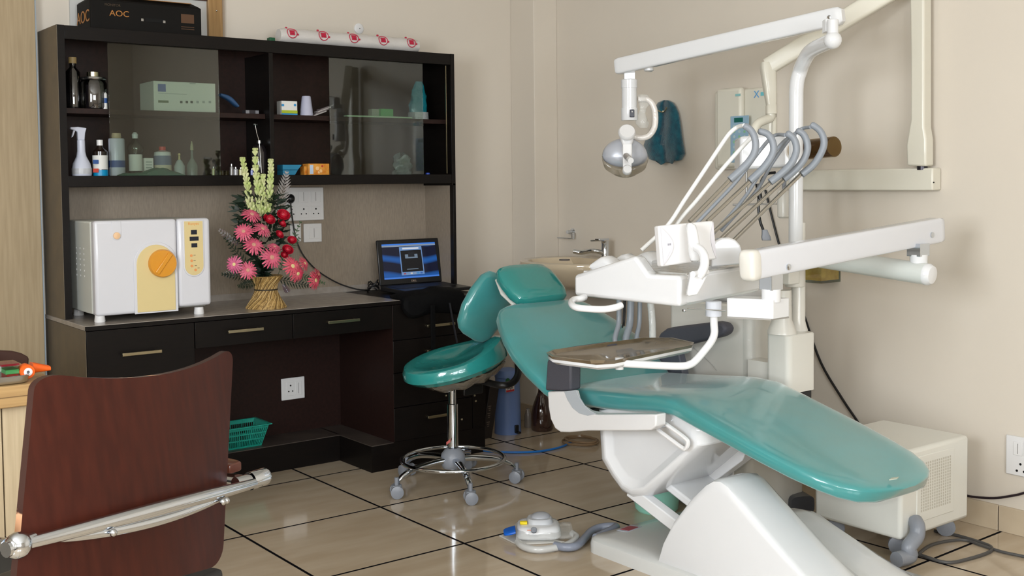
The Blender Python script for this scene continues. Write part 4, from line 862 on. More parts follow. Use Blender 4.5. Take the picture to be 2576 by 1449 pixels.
# base cover
cv = [(-1.262, .012), (-1.275, .05), (-1.30, .12), (-1.345, .20), (-1.42, .29), (-1.485, .352), (-1.515, .371), (-1.545, .376), (-1.575, .366), (-1.63, .325), (-1.80, .205), (-1.95, .105), (-2.02, .075), (-2.06, .05), (-2.075, .012)]
def prf(sc, dy=0, zmax=9): return [(y+dy, min(.012+(z-.012)*sc, zmax)) for y, z in cv]
rs = []
for x, sc, dy in ((.302, .90, 0), (.303, .955, 0), (.308, .985, 0), (.322, 1.0, 0), (.44, 1.0, 0), (.475, .985, 0), (.495, .94, 0), (.51, .86, 0), (.53, .76, 0), (.56, .66, 0), (.62, .585, 0), (.70, .55, 0), (.76, .50, 0), (.795, .42, 0), (.815, .30, 0), (.822, .1, 0)):
    sh = .0 if x > .31 else (1-sc)*.10
    rs.append([V((x, cy0+(y-cy0)*(1-(.10*(1-sc) if x < .31 else .04*(1-sc))), z)) for (y, z), cy0 in [(p, -1.62) for p in prf(sc)]])
bm = NB(); rings(bm, rs); cov = P('base_cover', bm, white, t, label='glossy white wedge-shaped base cover')
# base plate
bm = NB(); pl = []
def rrect(x0, x1, y0, y1, r, n=6):
    o = []
    for cx_, cy2, a0 in ((x1-r, y1-r, 0), (x0+r, y1-r, PI/2), (x0+r, y0+r, PI), (x1-r, y0+r, 1.5*PI)):
        o += [(cx_+r*math.cos(a0+PI/2*k/n), cy2+r*math.sin(a0+PI/2*k/n)) for k in range(n+1)]
    return o
o_ = rrect(.288, .86, -2.0, -.925, .05)
rings(bm, [[V((x, y, 0)) for x, y in o_], [V((x, y, .03)) for x, y in o_], [V((x, y, .045)) for x, y in rrect(.291, .857, -1.997, -.928, .05)], [V((x, y, .052)) for x, y in rrect(.30, .848, -1.99, -.937, .05)], [V((x, y, .056)) for x, y in rrect(.345, .80, -1.94, -.985, .04)]])
bp_ = P('base_plate', bm, M('base_grey_white', (205, 206, 204), .22, coat=.3), t)
q = on(1583, 1327, 'Z', .06); bm = NB(); obox(bm, (q.x, q.y, .057), (.028, .004, 0), (-.006, .016, 0), (0, 0, .0015)); P('label_plate', bm, M('red_label_plate', (150, 62, 74), .35), bp_, .001)
bm = NB(); obox(bm, (q.x, q.y, .0562), (.042, .006, 0), (-.008, .021, 0), (0, 0, .001)); P('label_surround', bm, M('pale_label_surround', (176, 182, 192), .3), bp_, .001)

# ================================================================== UNIT COLUMN, SPITTOON, LAMP
PX, PY = 1.10, -1.19
t = T('spittoon_unit', 'white spittoon cabinet wrapped in clear film on the far side of the dental chair', 'spittoon', (1.15, -.83, 0))
bm = NB(); sx0, sx1, sy0, sy1 = 1.0, 1.32, -1.05, -.64
sx0 = .985; sy1 = on(1680, 850, 'X', sx0).y; sy0 = on(1886, 850, 'X', sx0).y; zts = on(1700, 752, 'X', sx0).z
o_ = rrect(sx0, 1.32, sy0, sy1, .03)
rings(bm, [[V((x, y, z)) for x, y in o_] for z in (0, zts-.008)]+[[V((x, y, zts)) for x, y in rrect(sx0+.008, 1.312, sy0+.008, sy1-.008, .025)]]); P('body', bm, offw, t)
bm = NB(); lathe(bm, [(.11, 0), (.15, .03), (.155, .05), (.145, .05), (.10, .02)], (1.16, (sy0+sy1)/2, zts), Z_, 28); P('bowl', bm, white, t)
bm = NB(); rings(bm, [[V((x-.003, y, z)) for x, y in ((sx0-.0, sy0+.03), (sx0, sy0+.008), (sx0+.012, sy0-.004), (sx0+.03, sy0-.005))] for z in [zts-.02-.02*k+.004*math.sin(k*2.3) for k in range(22)]], closed=False, cap=False)
P('film_edge', bm, film, t)
z7 = on(1700, 880, 'X', sx0).z
bm = NB(); pts = [on(x, y, 'X', sx0-.004) for x, y in ((1738, 868), (1768, 895), (1790, 915), (1803, 932))]; tube(bm, smooth(pts, 4), .0012, 5); P('film_crease', bm, M('crease', (190, 190, 186), .3), t)
bm = NB(); prism(bm, [(.62, -1.20, .16), (.62, -1.32, .16), (.985, -1.02, .44), (.985, -.8, .44)], (0, 0, .07)); P('support_bracket', bm, white, t, .006)
# second column box with cone and lamp pole
ex = on(1986, 900, 'Y', -1.30).x
bx0, by1 = .985, None
K = dep(1985, 845, 4.05); bx0 = K.x; by0 = K.y; byL = on(1925, 845, 'X', bx0).y; bxR = on(2054, 845, 'Y', by0).x; zt2 = on(1985, 845, 'X', bx0).z; zb2_ = on(1985, 992, 'X', bx0).z
t = T('unit_column', 'white box column with a tall lamp pole and a cone stub standing behind the chair', 'column', ((bx0+bxR)/2, (by0+byL)/2, 0))
bm = NB(); o_ = rrect(bx0, bxR, by0, byL, .022)
rings(bm, [[V((x, y, z)) for x, y in o_] for z in (zb2_, zt2-.004)]+[[V((x, y, zt2)) for x, y in rrect(bx0+.004, bxR-.004, by0+.004, byL-.004, .02)]]); P('box', bm, M('yellowed_white_enamel', (222, 220, 212), .25, coat=.3), t)
bm = NB(); cxm, cym = bxR-.045, by0+.05; box(bm, cxm-.035, cxm+.035, cym-.035, cym+.035, zb2_-.035, zb2_); P('foot_block', bm, black, t)
bm = NB(); box(bm, bx0+.02, bx0+.09, byL-.02, byL+.10, zb2_+.02, zb2_+.10); P('mounting_bracket', bm, offw, t)
cn = dep(1967, 835, 4.12); cn.z = zt2
r1_, r2_ = .052, .032
bm = NB(); lathe(bm, [(.054, 0), (.052, .012), (.036, .05), (.034, .16)], cn, Z_, 24); P('cone_stub', bm, offw, t)
pb_ = dep(2008, 830, 4.2); pb_.z = zt2
polem = white
ptop = V((pb_.x, pb_.y, 0)); 
pc = V((on(2008, 400, 'Y', pb_.y).x, pb_.y, 0)); PXY = V((pb_.x, pb_.y, 0))
def pz(y): return on(2008, y, 'Y', pb_.y).z
endp = dep(2095, 101, 3.85)
bm = NB(); pth = [PXY+V((0, 0, zt2)), PXY+V((0, 0, pz(560)))] ; lathe(bm, [(.036, 0), (.03, .02), (.026, .035), (.026, pz(560)-zt2)], PXY+V((0, 0, zt2)), Z_, 20); P('lower_pole', bm, offw, t)
pole2 = [PXY+V((-.015, 0, pz(690))), PXY+V((-.015, 0, pz(300))), PXY+V((-.012, 0, pz(215))), PXY+V((-.005, -.01, pz(180))), PXY.lerp(V((endp.x, endp.y, 0)), .16)+V((0, 0, pz(158))), PXY.lerp(V((endp.x, endp.y, 0)), .4)+V((0, 0, pz(138)*.8+endp.z*.2)), endp]
bm = NB(); tube(bm, smooth(pole2, 6), .0265, 20); P('lamp_pole', bm, polem, t, label='tall white pole bending towards the viewer at its top')
bm = NB(); ball(bm, endp, .031, 18, (1, 1, 1)); P('end_cap', bm, polem, t)
# lamp
t = T('operating_lamp', 'white operating lamp hanging from a long jointed arm at the top of the picture', 'lamp', endp)
A0, A1 = dep(2122, 38, 4.02), dep(1552, 168, 4.66)
bm = NB(); lathe(bm, [(.019, .0), (.019, .05)], endp+V((0, 0, .02)), Z_, 16); q = dep(2088, 66, 3.9); obox(bm, q, fw*.02, rt*.022, (0, 0, .022)); P('arm_joint', bm, white, t, .002)
d = (A1-A0).normalized(); sd = d.cross(Z_).normalized(); u2 = sd.cross(d).normalized()
st = [(A0, .65), (A0+d*.012, .92), (A0+d*.03, 1), (A1-d*.02, 1), (A1-d*.006, .95), (A1, .85)]
bm = NB(); slab(bm, [(c, sd, u2, .022*s, .034*s) for c, s in st], 5, 32); larm = P('arm', bm, white, t)
for px, py, dd in ((2094, 45, 4.05), (1582, 160, 4.63)):
    bm = NB(); lathe(bm, [(.007, 0), (.007, .004), (.003, .005)], dep(px, py, dd)-sd*(-.0) - (sd if sd.dot(fw) > 0 else -sd)*.024, (-sd if sd.dot(fw) > 0 else sd), 14); P('screw', bm, steel, larm)
bm = NB(); q = dep(1632, 171, 4.6); lathe(bm, [(.02, 0), (.02, .012), (.012, .015)], q, (0, 0, -1), 16, sx=1.6); P('arm_knob', bm, white, larm)
L_ = lambda x, y, dd=4.66: dep(x, y, dd)
top_ = L_(1583, 175)
bm = NB(); obox(bm, (L_(1583, 170)+L_(1583, 202))/2, rt*.023, fw*.018, (0, 0, (L_(1583, 170)-L_(1583, 202)).z/2)); P('swivel_block', bm, white, t, .002)
zz = lambda y: L_(1583, y).z
bm = NB(); c = L_(1583, 250); zc_ = lambda y: zz(y)-zz(303)
lathe(bm, [(.033, 0), (.0345, .004), (.0345, zc_(272)), (.0315, zc_(272)+.001), (.0315, zc_(222)), (.034, zc_(222)+.001), (.034, zc_(200)-.003), (.031, zc_(200))], V((c.x, c.y, zz(303))), Z_, 28); stem = P('stem', bm, white, t)
bm = NB(); q = L_(1590, 285, 4.617); obox(bm, q, rt*.0095, up*.016, fw*.002); sw = P('rocker_switch', bm, M('switch_black', (20, 20, 40), .2), stem, .002)
bm = NB(); ball(bm, q-fw*.004+up*.006, .003, 8); P('indicator', bm, M('white_mark', (230, 230, 230), .3), sw)
bm = NB(); tube(bm, smooth([L_(1605, 250), L_(1626, 250), L_(1641, 262), L_(1648, 285), L_(1647, 318), L_(1634, 340), L_(1615, 347), L_(1592, 344)], 5), .0125, 14); P('yoke', bm, M('wrapped_white', (224, 218, 212), .2, coat=.6, bump=1, bscale=40), t, label='curved white yoke wrapped in film')
bm = NB(); rs = []
for k in range(8):
    q = L_(1617+2*math.sin(k), 238+12*k); rr = .018+.008*math.sin(k*1.4); rs.append([q+rt*rr*math.cos(a)*(1+.3*math.sin(3*a+k))+fw*rr*.6*math.sin(a) for a in [2*PI*i/14 for i in range(14)]])
rings(bm, rs); P('film', bm, film, t, label='crinkled clear film')
hd = L_(1575, 395, 4.62)
bm = NB(); lathe(bm, [(.036, 0), (.034, .012), (.03, .016)], L_(1577, 334, 4.60), (-fw+up*.5).normalized(), 28); P('pivot_cap', bm, whitep, t)
bm = NB(); slab(bm, [(L_(1577, 342+6*k, 4.62), rt, -fw, .032-.003*k, .02) for k in range(5)], 4, 20); P('neck', bm, whitep, t, .003)
# reflector shell
refl = M('silver_reflector', (186, 190, 200), .3, .25, coat=.4); cup = M('smoky_clear_shield', (168, 158, 140), .1, trans=.4, alpha=.6, coat=.5)
bm = NB(); cen = L_(1573, 393, 4.64); rs = []
W2 = .094
for k in range(9):
    f = k/8; rr = math.sin(f*PI/2); back = math.cos(f*PI/2)
    ring = []
    for i in range(48):
        a = 2*PI*i/48; x = math.cos(a); y = math.sin(a); yy_ = y*.80 if y > 0 else y*(.62+.12*math.cos(2*a)*0-.10*abs(math.cos(a))**.5*(1 if y < 0 else 0)+.0*x)
        if y < -.3: yy_ += .10*max(0, math.cos((a-1.5*PI)*3.0))*-0.0
        ring.append(cen+(rt*x*W2+up*yy_*W2)*max(rr, .02)-fw*(.055*back-.02))
    rs.append(ring)
rings(bm, rs, cap=False); P('reflector', bm, refl, t, solid=.002, label='silvery curved reflector shell')
bm = NB(); rs = []
for s_, yo, dz in ((1.02, 0, -.02), (1.0, -.18, -.015), (.94, -.36, -.01), (.72, -.44, 0), (.3, -.46, .0)):
    ring = []
    for i in range(31):
        a = PI+PI*i/30; x = math.cos(a); y = math.sin(a)
        ring.append(cen+(rt*x*W2*s_+up*(y*.50+yo)*W2)+fw*(dz+.02+.0*i)-fw*.02*abs(y))
    rs.append(ring)
rings(bm, rs, cap=False, closed=False); P('shield', bm, cup, t, solid=.002, label='smoky clear lower shield')
bm = NB(); slab(bm, [(L_(1578, y, 4.56), rt, fw, w_, .006) for y, w_ in ((362, .019), (380, .0195), (415, .0185), (432, .0185))], 5, 20); P('front_strap', bm, whitep, t, .002)
for x, y, r, L2 in ((1583, 400, .0105, .045), ):
    bm = NB(); tube(bm, [L_(1575, 392, 4.55), L_(1583, 400, 4.50)], .0125, 16); P('handle_stub', bm, M('grey_brown_collar', (150, 144, 140), .3), t)
    bm = NB(); tube(bm, [L_(1580, 398, 4.52), L_(1587, 404, 4.47)], .012, 16); P('handle_knob', bm, whitep, t)
bm = NB(); lathe(bm, [(.0185, 0), (.019, .02), (.016, .024)], L_(1577, 430, 4.55), (-fw+up*.3).normalized(), 20); P('handle_knob', bm, whitep, t)

# ================================================================== DELIVERY UNIT
HDp = 3.30
N0 = dep(1711, 773, HDp); hb = N0.z
NL = on(1444, 744, 'Z', hb); NR = on(1913, 733, 'Z', hb)
ex_, ey_ = (NR-N0).normalized(), (NL-N0).normalized()
t = T('delivery_unit', 'white instrument delivery head on a jointed spring arm hovering over the dental chair', 'dental unit', N0)
def hx(u, v, z): return N0+ex_*u+ey_*v+V((0, 0, z))
Lw, Dp = (NR-N0).length, (NL-N0).length
def zat(px, py, base):  # height above hb of a pixel over a plan point
    q = dep(px, py, (base-CAM).dot(fw)); return q.z-hb
zc0 = zat(1709, 694, N0); zl0 = zat(1443, 692, NL); 
# side cheek profile along ey_: (v, z)
def vpx(px):
    best = min(range(101), key=lambda k: abs(1288+F_PX*((hx(0, Dp*k/100, .05)-CAM).dot(rt))/((hx(0, Dp*k/100, .05)-CAM).dot(fw))-px)); return Dp*best/100
v1 = vpx(1629); v2 = vpx(1598)
z1 = zat(1629, 690, hx(0, v1, 0)); z2 = zat(1598, 643, hx(0, v2, 0))
prof_ = [(0, 0), (0, zc0), (v1, z1), (v2, z2), (Dp, zl0), (Dp, 0)]
bm = NB(); prism(bm, [hx(0, v, z) for v, z in prof_], ex_*.06); P('cheek', bm, white, t, .012, 3)
bm = NB(); prism(bm, [hx(Lw-.06, v, z) for v, z in prof_[:1]+[(0, zc0*.9), (v1, z1*.95), (v2, z2*.9), (Dp, zl0), (Dp, 0)]], ex_*.06)
P('cheek', bm, white, t, .012, 3)
bm = NB(); prism(bm, [hx(.045, v, z) for v, z in ((-.0004, 0.010), (-.0004, zc0-.010), (.008, zc0-.002), (v1, z1-.004), (Dp-.01, z1-.01), (Dp-.003, 0.001), (.010, -.0004))], ex_*(Lw-.06)); P('body', bm, white, t, .002, 2)
bm = NB(); prism(bm, [hx(.075, v, z) for v, z in ((.02, zc0+.001), (v1+.0, z1+.0035), (Dp-.02, z1+.001), (Dp-.02, z1-.01), (.02, zc0-.01))], ex_*(Lw-.14)); P('wrapped_top', bm, M('wrapped_top_film', (186, 184, 178), .12, coat=.8, bump=1, bscale=35), t, label='film-wrapped top surface')
# humps at the back that hold the instruments
for u0, w_ in ((.07, .06), (.20, .05), (.33, .10)):
    bm = NB(); slab(bm, [(hx(u0+w_/2, Dp*.72+.02*k, z1+.004), ex_, Z_, w_/2+.012, h_) for k, h_ in enumerate((.01, .028, .036, .034, .024, .01))], 3, 24); P('instrument_hump', bm, white, t)
# rear rest block seen right of the screen
bm = NB(); prism(bm, [dep(x, y, 3.56) for x, y in ((1790, 672), (1867, 664), (1867, 632), (1862, 616), (1850, 603), (1834, 597), (1815, 598), (1800, 606), (1790, 620))], fw*.07); P('rest_block', bm, white, t, .006, 3)
# viewer screen + handle
SD = 3.34
c00, c10, c11, c01 = dep(1664, 671, SD), dep(1803, 652, SD+.07), dep(1795, 555, SD+.07), dep(1656, 568, SD)
bm = NB(); n = (c10-c00).cross(c01-c00).normalized(); n = n if n.dot(fw) > 0 else -n
hexa(bm, [c00, c10, c10+n*.03, c00+n*.03, c01, c11, c11+n*.03, c01+n*.03]); vw = P('viewer', bm, whitep, t, .006, 3, label='square white viewer panel')
bm = NB(); 
def vq(u, v, o): return (c00.lerp(c10, u)).lerp(c01.lerp(c11, u), v)-n*o
pts = [vq(0.035, .02, .001)]+[vq(.035+.20*math.sin(PI*k/12), .03+.94*k/12, .001) for k in range(13)]
prism(bm, pts, -n*.002); P('curved_inlay', bm, M('pale_grey_inlay', (214, 212, 218), .3), vw, .0005)
pts = [vq(.985, .02, .001)]+[vq(.985-.07*math.sin(PI*k/12), .03+.94*k/12, .001) for k in range(13)]
bm = NB(); prism(bm, pts, -n*.002); P('curved_inlay', bm, M('pale_grey_inlay'), vw, .0005)
bm = NB(); q = vq(.16, .52, .003)
for k in range(3): obox(bm, q+(c10-c00).normalized()*(.004*k-.004), (c10-c00).normalized()*.0012, (c01-c00).normalized()*.003, n*.0004)
P('logo', bm, M('grey_logo', (130, 130, 138), .4), vw)
hp = [dep(1736, 660, SD-.01), dep(1742, 630, SD-.03), dep(1741, 590, SD-.03), dep(1739, 570, SD-.02)]
bm = NB(); slab(bm, [(dep(x, y, SD+.03-o), rt, fw, w_, .016) for x, y, w_, o in ((1735, 562, .008, .03), (1738, 566, .014, .035), (1741, 580, .016, .045), (1745, 610, .017, .05), (1748, 640, .018, .05), (1748, 655, .014, .045), (1747, 659, .008, .035))], 2.5, 20); P('viewer_handle', bm, white, t)
bm = NB(); tube(bm, smooth([dep(1752, 622, SD-.05), dep(1765, 632, SD-.07), dep(1772, 648, SD-.09), dep(1772, 668, SD-.10), dep(1766, 684, SD-.11), dep(1757, 697, SD-.11)], 5), .0135, 14); P('viewer_stem', bm, white, t)
bm = NB(); a = dep(1758, 695, SD-.10); tube(bm, [dep(1743, 690, SD-.13), dep(1778, 684, SD-.07)], .009, 14); P('pivot', bm, white, t)
bm = NB(); q0 = [dep(x, y, HDp-.0) for x, y in ((1733, 683), (1757, 695), (1776, 692), (1750, 740), (1727, 744), (1724, 738))]
prism(bm, q0, -fw*.035); P('stem_bracket', bm, white, t, .004)
# hand grip under the near left side
bm = NB(); tube(bm, smooth([dep(1470, 748, 3.55), dep(1462, 751, 3.52), dep(1444, 754, 3.5), dep(1437, 763, 3.45), dep(1448, 773, 3.40), dep(1480, 777, 3.37), dep(1520, 778, 3.36), dep(1550, 773, 3.36), dep(1563, 768, 3.37)], 5), .0105, 14); P('hand_grip', bm, white, t)
bm = NB(); lathe(bm, [(.007, 0), (.007, .006), (.003, .008)], dep(1722, 778, 3.3), -Z_, 12); tube(bm, [dep(1730, 776, 3.31), dep(1825, 782, 3.4)], .0018, 6); P('steel_rod', bm, steel, t)
# spring arm
A0 = dep(1877, 669, 3.33); A1 = dep(2363, 577, 3.95); d = (A1-A0).normalized(); sd = d.cross(Z_).normalized(); u2 = sd.cross(d).normalized()
bm = NB(); slab(bm, [(A0+d*.03, sd, u2, .028, .044), (A1-d*.03, sd, u2, .028, .044), (A1-d*.008, sd, u2, .026, .041), (A1, sd, u2, .02, .033)], 7, 36)
sa = P('spring_arm', bm, M('cool_white_enamel', (216, 218, 224), .2, coat=.4), t)
bm = NB(); slab(bm, [(A0-d*.005, sd, u2, .020, .036), (A0, sd, u2, .027, .043), (A0+d*.008, sd, u2, .030, .047), (A0+d*.03, sd, u2, .030, .047), (A0+d*.034, sd, u2, .029, .045)], 4.5, 36); P('end_cap', bm, offw, sa)
sv = -sd if sd.dot(fw) > 0 else sd
for px, py, dd in ((1955, 671, 3.42), (2333, 590, 3.90)):
    bm = NB(); lathe(bm, [(.010, 0), (.0098, .004), (.004, .007)], A0.lerp(A1, (px-1877)/(2363-1877)*.97)+sv*.028+V((0, 0, dep(px, py, dd).z-A0.lerp(A1, (px-1877)/(2363-1877)*.97).z)), sv, 18); P('bolt', bm, chrome, sa)
j0 = dep(1940, 708, 3.40)
bm = NB(); obox(bm, j0, (.026, 0, 0), (0, .024, 0), (0, 0, .025)); P('chrome_block', bm, chrome, t, .001, sm=False)
bm = NB(); j1 = dep(1940, 742, 3.40); lathe(bm, [(.029, -.02), (.029, .018)], j1, Z_, 24); P('collar', bm, white, t)
bx = dep(1945, 780, 3.36); 
bm = NB(); q0 = dep(1945, 803, 3.37); zbx = q0.z; q1 = on(1828, 797, 'Z', zbx); q2 = on(1985, 797, 'Z', zbx); zh = dep(1945, 754, 3.37).z-zbx
hexa(bm, [q0, q2, q2+(q1-q0), q1, q0+V((0, 0, zh)), q2+V((0, 0, zh)), q2+(q1-q0)+V((0, 0, zh)), q1+V((0, 0, zh))]); P('carrier_box', bm, white, t, .002)
bm = NB(); hexa(bm, [q+V((0, 0, -.004)) for q in (q0+(q1-q0)*.05, q2, q2+(q1-q0), q1)]+[q+V((0, 0, 0)) for q in (q0+(q1-q0)*.05, q2, q2+(q1-q0), q1)]); P('carrier_plate', bm, M('grey_under_plate', (150, 146, 140), .4), t)
for px in (1838, 1865): bm = NB(); ball(bm, dep(px, 797, 3.5), .004, 8); P('screw', bm, chrome, t)
j2 = dep(2310, 628, 3.84)
bm = NB(); obox(bm, j2, (.028, 0, 0), (0, .026, 0), (0, 0, .022)); P('chrome_block', bm, chrome, t, .001, sm=False)
bm = NB(); lathe(bm, [(.028, -.05), (.030, .016)], dep(2311, 652, 3.84), Z_, 24); P('collar', bm, white, t)
Ta, Tb = dep(2010, 640, 4.18), dep(2338, 691, 3.80); dt_ = (Tb-Ta).normalized()
bm = NB(); lathe(bm, [(.037, 0), (.037, (Tb-Ta).length), (.031, (Tb-Ta).length+.006)], Ta, dt_, 28); P('swing_tube', bm, M('swing_tube_grey', (206, 210, 206), .3, coat=.3), t)
bm = NB(); lathe(bm, [(.0375, -.012), (.0375, .0), (.03, .012), (.01, .016)], Tb, dt_, 28); P('tube_cap', bm, white, t)
bm = NB(); q = dep(1990, 620, 4.19); obox(bm, dep(1983, 690, 4.10), (.03, 0, 0), (0, .028, 0), (0, 0, .035)); lathe(bm, [(.036, 0), (.036, .10)], V((PXY.x-.02, PXY.y, dep(2000, 720, 4.2).z)), Z_, 22); P('post_collar', bm, offw, t, .004)
# tray arm and tray
bm = NB(); lathe(bm, [(.024, 0), (.024, .045)], dep(1795, 795, 3.42), Z_, 24); P('tray_arm_collar', bm, M('cool_grey_collar', (196, 200, 208), .3), t)
bm = NB(); tube(bm, smooth([dep(1795, 790, 3.42), dep(1796, 815, 3.42), dep(1797, 838, 3.42), dep(1790, 858, 3.42), dep(1772, 882, 3.42), dep(1750, 907, 3.42), dep(1735, 917, 3.42), dep(1712, 921, 3.42), dep(1650, 919, 3.44), dep(1580, 915, 3.46), dep(1563, 914, 3.47)], 5), .0118, 16); P('tray_arm', bm, white, t)
bm = NB(); lathe(bm, [(.013, -.016), (.0135, .02)], dep(1558, 916, 3.47), Z_, 20); P('tray_arm_knob', bm, white, t)
zt_ = dep(1500, 907, 3.42).z
corn = [on(x, y, 'Z', zt_) for x, y in ((1375, 888), (1392, 880), (1620, 850), (1690, 850), (1745, 862), (1742, 868), (1545, 908), (1500, 911), (1388, 897))]
ctr = sum(corn, V((0, 0, 0)))/len(corn)
tt = T('instrument_tray', 'brown translucent tray with a white rim lying on the tray arm over the chair', 'tray', (ctr.x, ctr.y, zt_-.02))
def sc(s, dz): return [ctr+(p-ctr)*s+V((0, 0, dz)) for p in corn]
bm = NB(); rings(bm, [sc(.98, -.012), sc(1.0, -.001), sc(1.01, .001), sc(.97, .0015), sc(.90, -.009), sc(.2, -.009)], cap=True); 
P('tray', bm, M('brown_smoked_tray', (116, 100, 76), .22, coat=.5, rgb2=(96, 80, 58), vscale=14), tt, .001, label='brown smoked tray insert')
bm = NB(); rings(bm, [sc(.93, -.026), sc(.985, -.018), sc(.985, -.006), sc(.955, -.006), sc(.92, -.014), sc(.3, -.014)]); P('holder', bm, white, tt, label='white tray holder')
bm = NB(); d0_ = (on(1500, 911, 'Z', zt_)-CAM).dot(fw)-.012; prism(bm, [dep(x, y, d0_) for x, y in ((1484, 906), (1523, 906), (1519, 914), (1487, 915))], fw*.02); P('tray_tab', bm, M('brown_smoked_tray'), tt, .001, label='brown tab in the front notch')
# instruments
def ip(x, y): return (1700+.345*x, 150+.345*y)
def ipath(pts, d0, d1):
    n = len(pts); return [dep(*ip(*p), d0+(d1-d0)*k/(n-1)) for k, p in enumerate(pts)]
whose = M('white_hose', (226, 226, 224), .3)
INS = ((((100, 1180), (400, 870)), ((395, 876), (480, 800), (540, 735), (572, 680), (583, 620), (570, 555), (540, 508), (495, 478)), ((500, 480), (450, 492), (400, 530), (350, 595), (200, 820), (60, 1030), (-60, 1210), (-250, 1390)), whose, 'first'),
       (((230, 1180), (545, 880)), ((540, 885), (620, 810), (670, 750), (705, 690), (714, 640), (700, 585), (665, 540), (600, 520)), ((600, 545), (560, 565), (500, 620), (330, 810), (150, 1030), (20, 1180), (-100, 1380)), whose, 'second'),
       (((270, 1262), (690, 895)), ((688, 893), (770, 830), (840, 760), (874, 690), (880, 640), (868, 590), (840, 555), (803, 535)), ((800, 550), (740, 548), (690, 575), (600, 680), (450, 880), (300, 1040), (170, 1175), (60, 1300)), greyhose, 'third'),
       (((280, 1352), (790, 875)), ((785, 872), (870, 805), (930, 735), (957, 670), (960, 620), (945, 570), (920, 535), (878, 515)), ((870, 545), (820, 570), (740, 650), (620, 820), (520, 980), (400, 1130), (280, 1260), (200, 1380)), greyhose, 'fourth'),
       (((378, 1362), (915, 832)), ((918, 838), (1000, 770), (1055, 690), (1080, 620), (1075, 565), (1045, 512), (985, 468)), ((985, 492), (930, 500), (880, 530), (820, 590), (700, 760), (600, 940), (480, 1080), (330, 1250)), greyhose, 'fifth'))
sl = M('grey_sleeve_rubber', (136, 142, 150), .38)
for k, (rod, slv, hose, hm, nm) in enumerate(INS):
    d0 = 3.55+.02*k; d1 = 3.62+.03*k
    tt = T('dental_handpiece', {'first': 'leftmost grey-sleeved dental instrument arching from the delivery unit', 'second': 'second dental instrument from the left with a grey sleeve and white hose', 'third': 'middle one of the five grey-sleeved dental instruments', 'fourth': 'fourth dental instrument from the left, its tip just right of the viewer', 'fifth': 'rightmost dental instrument, its sleeve crossing the brown tube'}[nm], 'dental instrument', dep(*ip(*rod[0]), d0), 'grey-sleeved instruments on the delivery unit')
    bm = NB(); R0 = dep(*ip(*rod[0]), d0); R1 = dep(*ip(*rod[1]), d1); tube(bm, [R0, R1], .0068, 14); P('steel_rod', bm, M('dark_brushed_steel', (186, 184, 178), .25, 1), tt)
    bm = NB(); sp_ = smooth([dep(*ip(*p), d1+.0*i) for i, p in enumerate(slv)], 5); n = len(sp_); tube(bm, sp_, [.0125-.0015*(i/n) for i in range(n-1)]+[.007], 14); P('sleeve', bm, sl, tt, label='thick grey rubber sleeve')
    bm = NB(); tube(bm, smooth([dep(*ip(*p), d1+(.05 if i else .0)) for i, p in enumerate(hose)], 5), .0072 if k < 2 else .0062, 12); P('hose', bm, hm, tt)
# ================================================================== STOOL
SC = V((.40, .06, 0))
t = T('stool', 'small wheeled operator stool with teal saddle seat and chrome foot ring', 'stool', SC)
bm = NB(); lathe(bm, [(.02, .075), (.045, .085), (.056, .11), (.05, .145), (.034, .165), (.026, .17)], SC, Z_, 24); P('hub', bm, greyp, t)
bm = NB(); lathe(bm, [(.024, .16), (.024, .36), (.0165, .362), (.0165, .50)], SC, Z_, 20); P('gas_column', bm, chrome, t)
bm = NB(); q = on(1128, 1112, 'Y', SC.y-.025); obox(bm, q, (.010, 0, .005), (0, .001, 0), (0, 0, .006)); P('sticker', bm, M('red_white_sticker', (206, 110, 104), .4), t)
for (px, py) in ((998, 1235), (1184, 1250), (1300, 1197), (1181, 1163), (1024, 1182)):
    e = on(px, py, 'Z', .028); e.z = 0; dd = V((e.x-SC.x, e.y-SC.y, 0)); L_ = dd.length; dd.normalize(); L_ = min(max(L_, .27), .31); E0 = SC+dd*L_
    bm = NB(); pth = smooth([SC+dd*.03+V((0, 0, .122)), SC+dd*.10+V((0, 0, .12)), SC+dd*.19+V((0, 0, .108)), SC+dd*(L_-.03)+V((0, 0, .085)), SC+dd*(L_-.008)+V((0, 0, .068))], 4)
    sd_ = dd.cross(Z_); slab(bm, [(p, sd_, Z_, .017-.006*i/len(pth), .013-.003*i/len(pth)) for i, p in enumerate(pth)], 3, 14); lg = P('leg', bm, chrome, t)
    a = math.atan2(dd.y, dd.x)+.6+px*.01; w_ = V((math.cos(a), math.sin(a), 0))
    bm = NB(); tube(bm, [E0+V((0, 0, .05)), E0+V((0, 0, .085))], .009, 10); slab(bm, [(E0+V((0, 0, .030+.012*k)), w_, w_.cross(Z_), .026-.002*k*k, .021) for k in range(3)], 3, 18); cs = P('caster', bm, greyp, lg)
    for s in (-1, 1): bm = NB(); lathe(bm, [(.018, 0), (.027, .004), (.027, .014), (.018, .018)], E0+w_*s*.026-w_*.009+V((0, 0, .0275)), w_, 22); P('wheel', bm, greyp, cs)
bm = NB(); rc_ = on(1134, 1148, 'Z', .118); rc_ = SC+V((0, 0, .122)); tube(bm, [rc_+V((.222*math.cos(a), .222*math.sin(a), 0)) for a in [2*PI*k/48 for k in range(49)]], .0085, 10, cap=False); P('foot_ring', bm, chrome, t)
bm = NB(); m0 = on(1150, 985, 'Y', .05); box(bm, SC.x-.07, SC.x+.10, SC.y-.06, SC.y+.10, .475, .50); box(bm, SC.x-.06, SC.x+.12, SC.y-.065, SC.y-.05, .44, .50); P('tilt_mechanism', bm, blackm, t, .004)
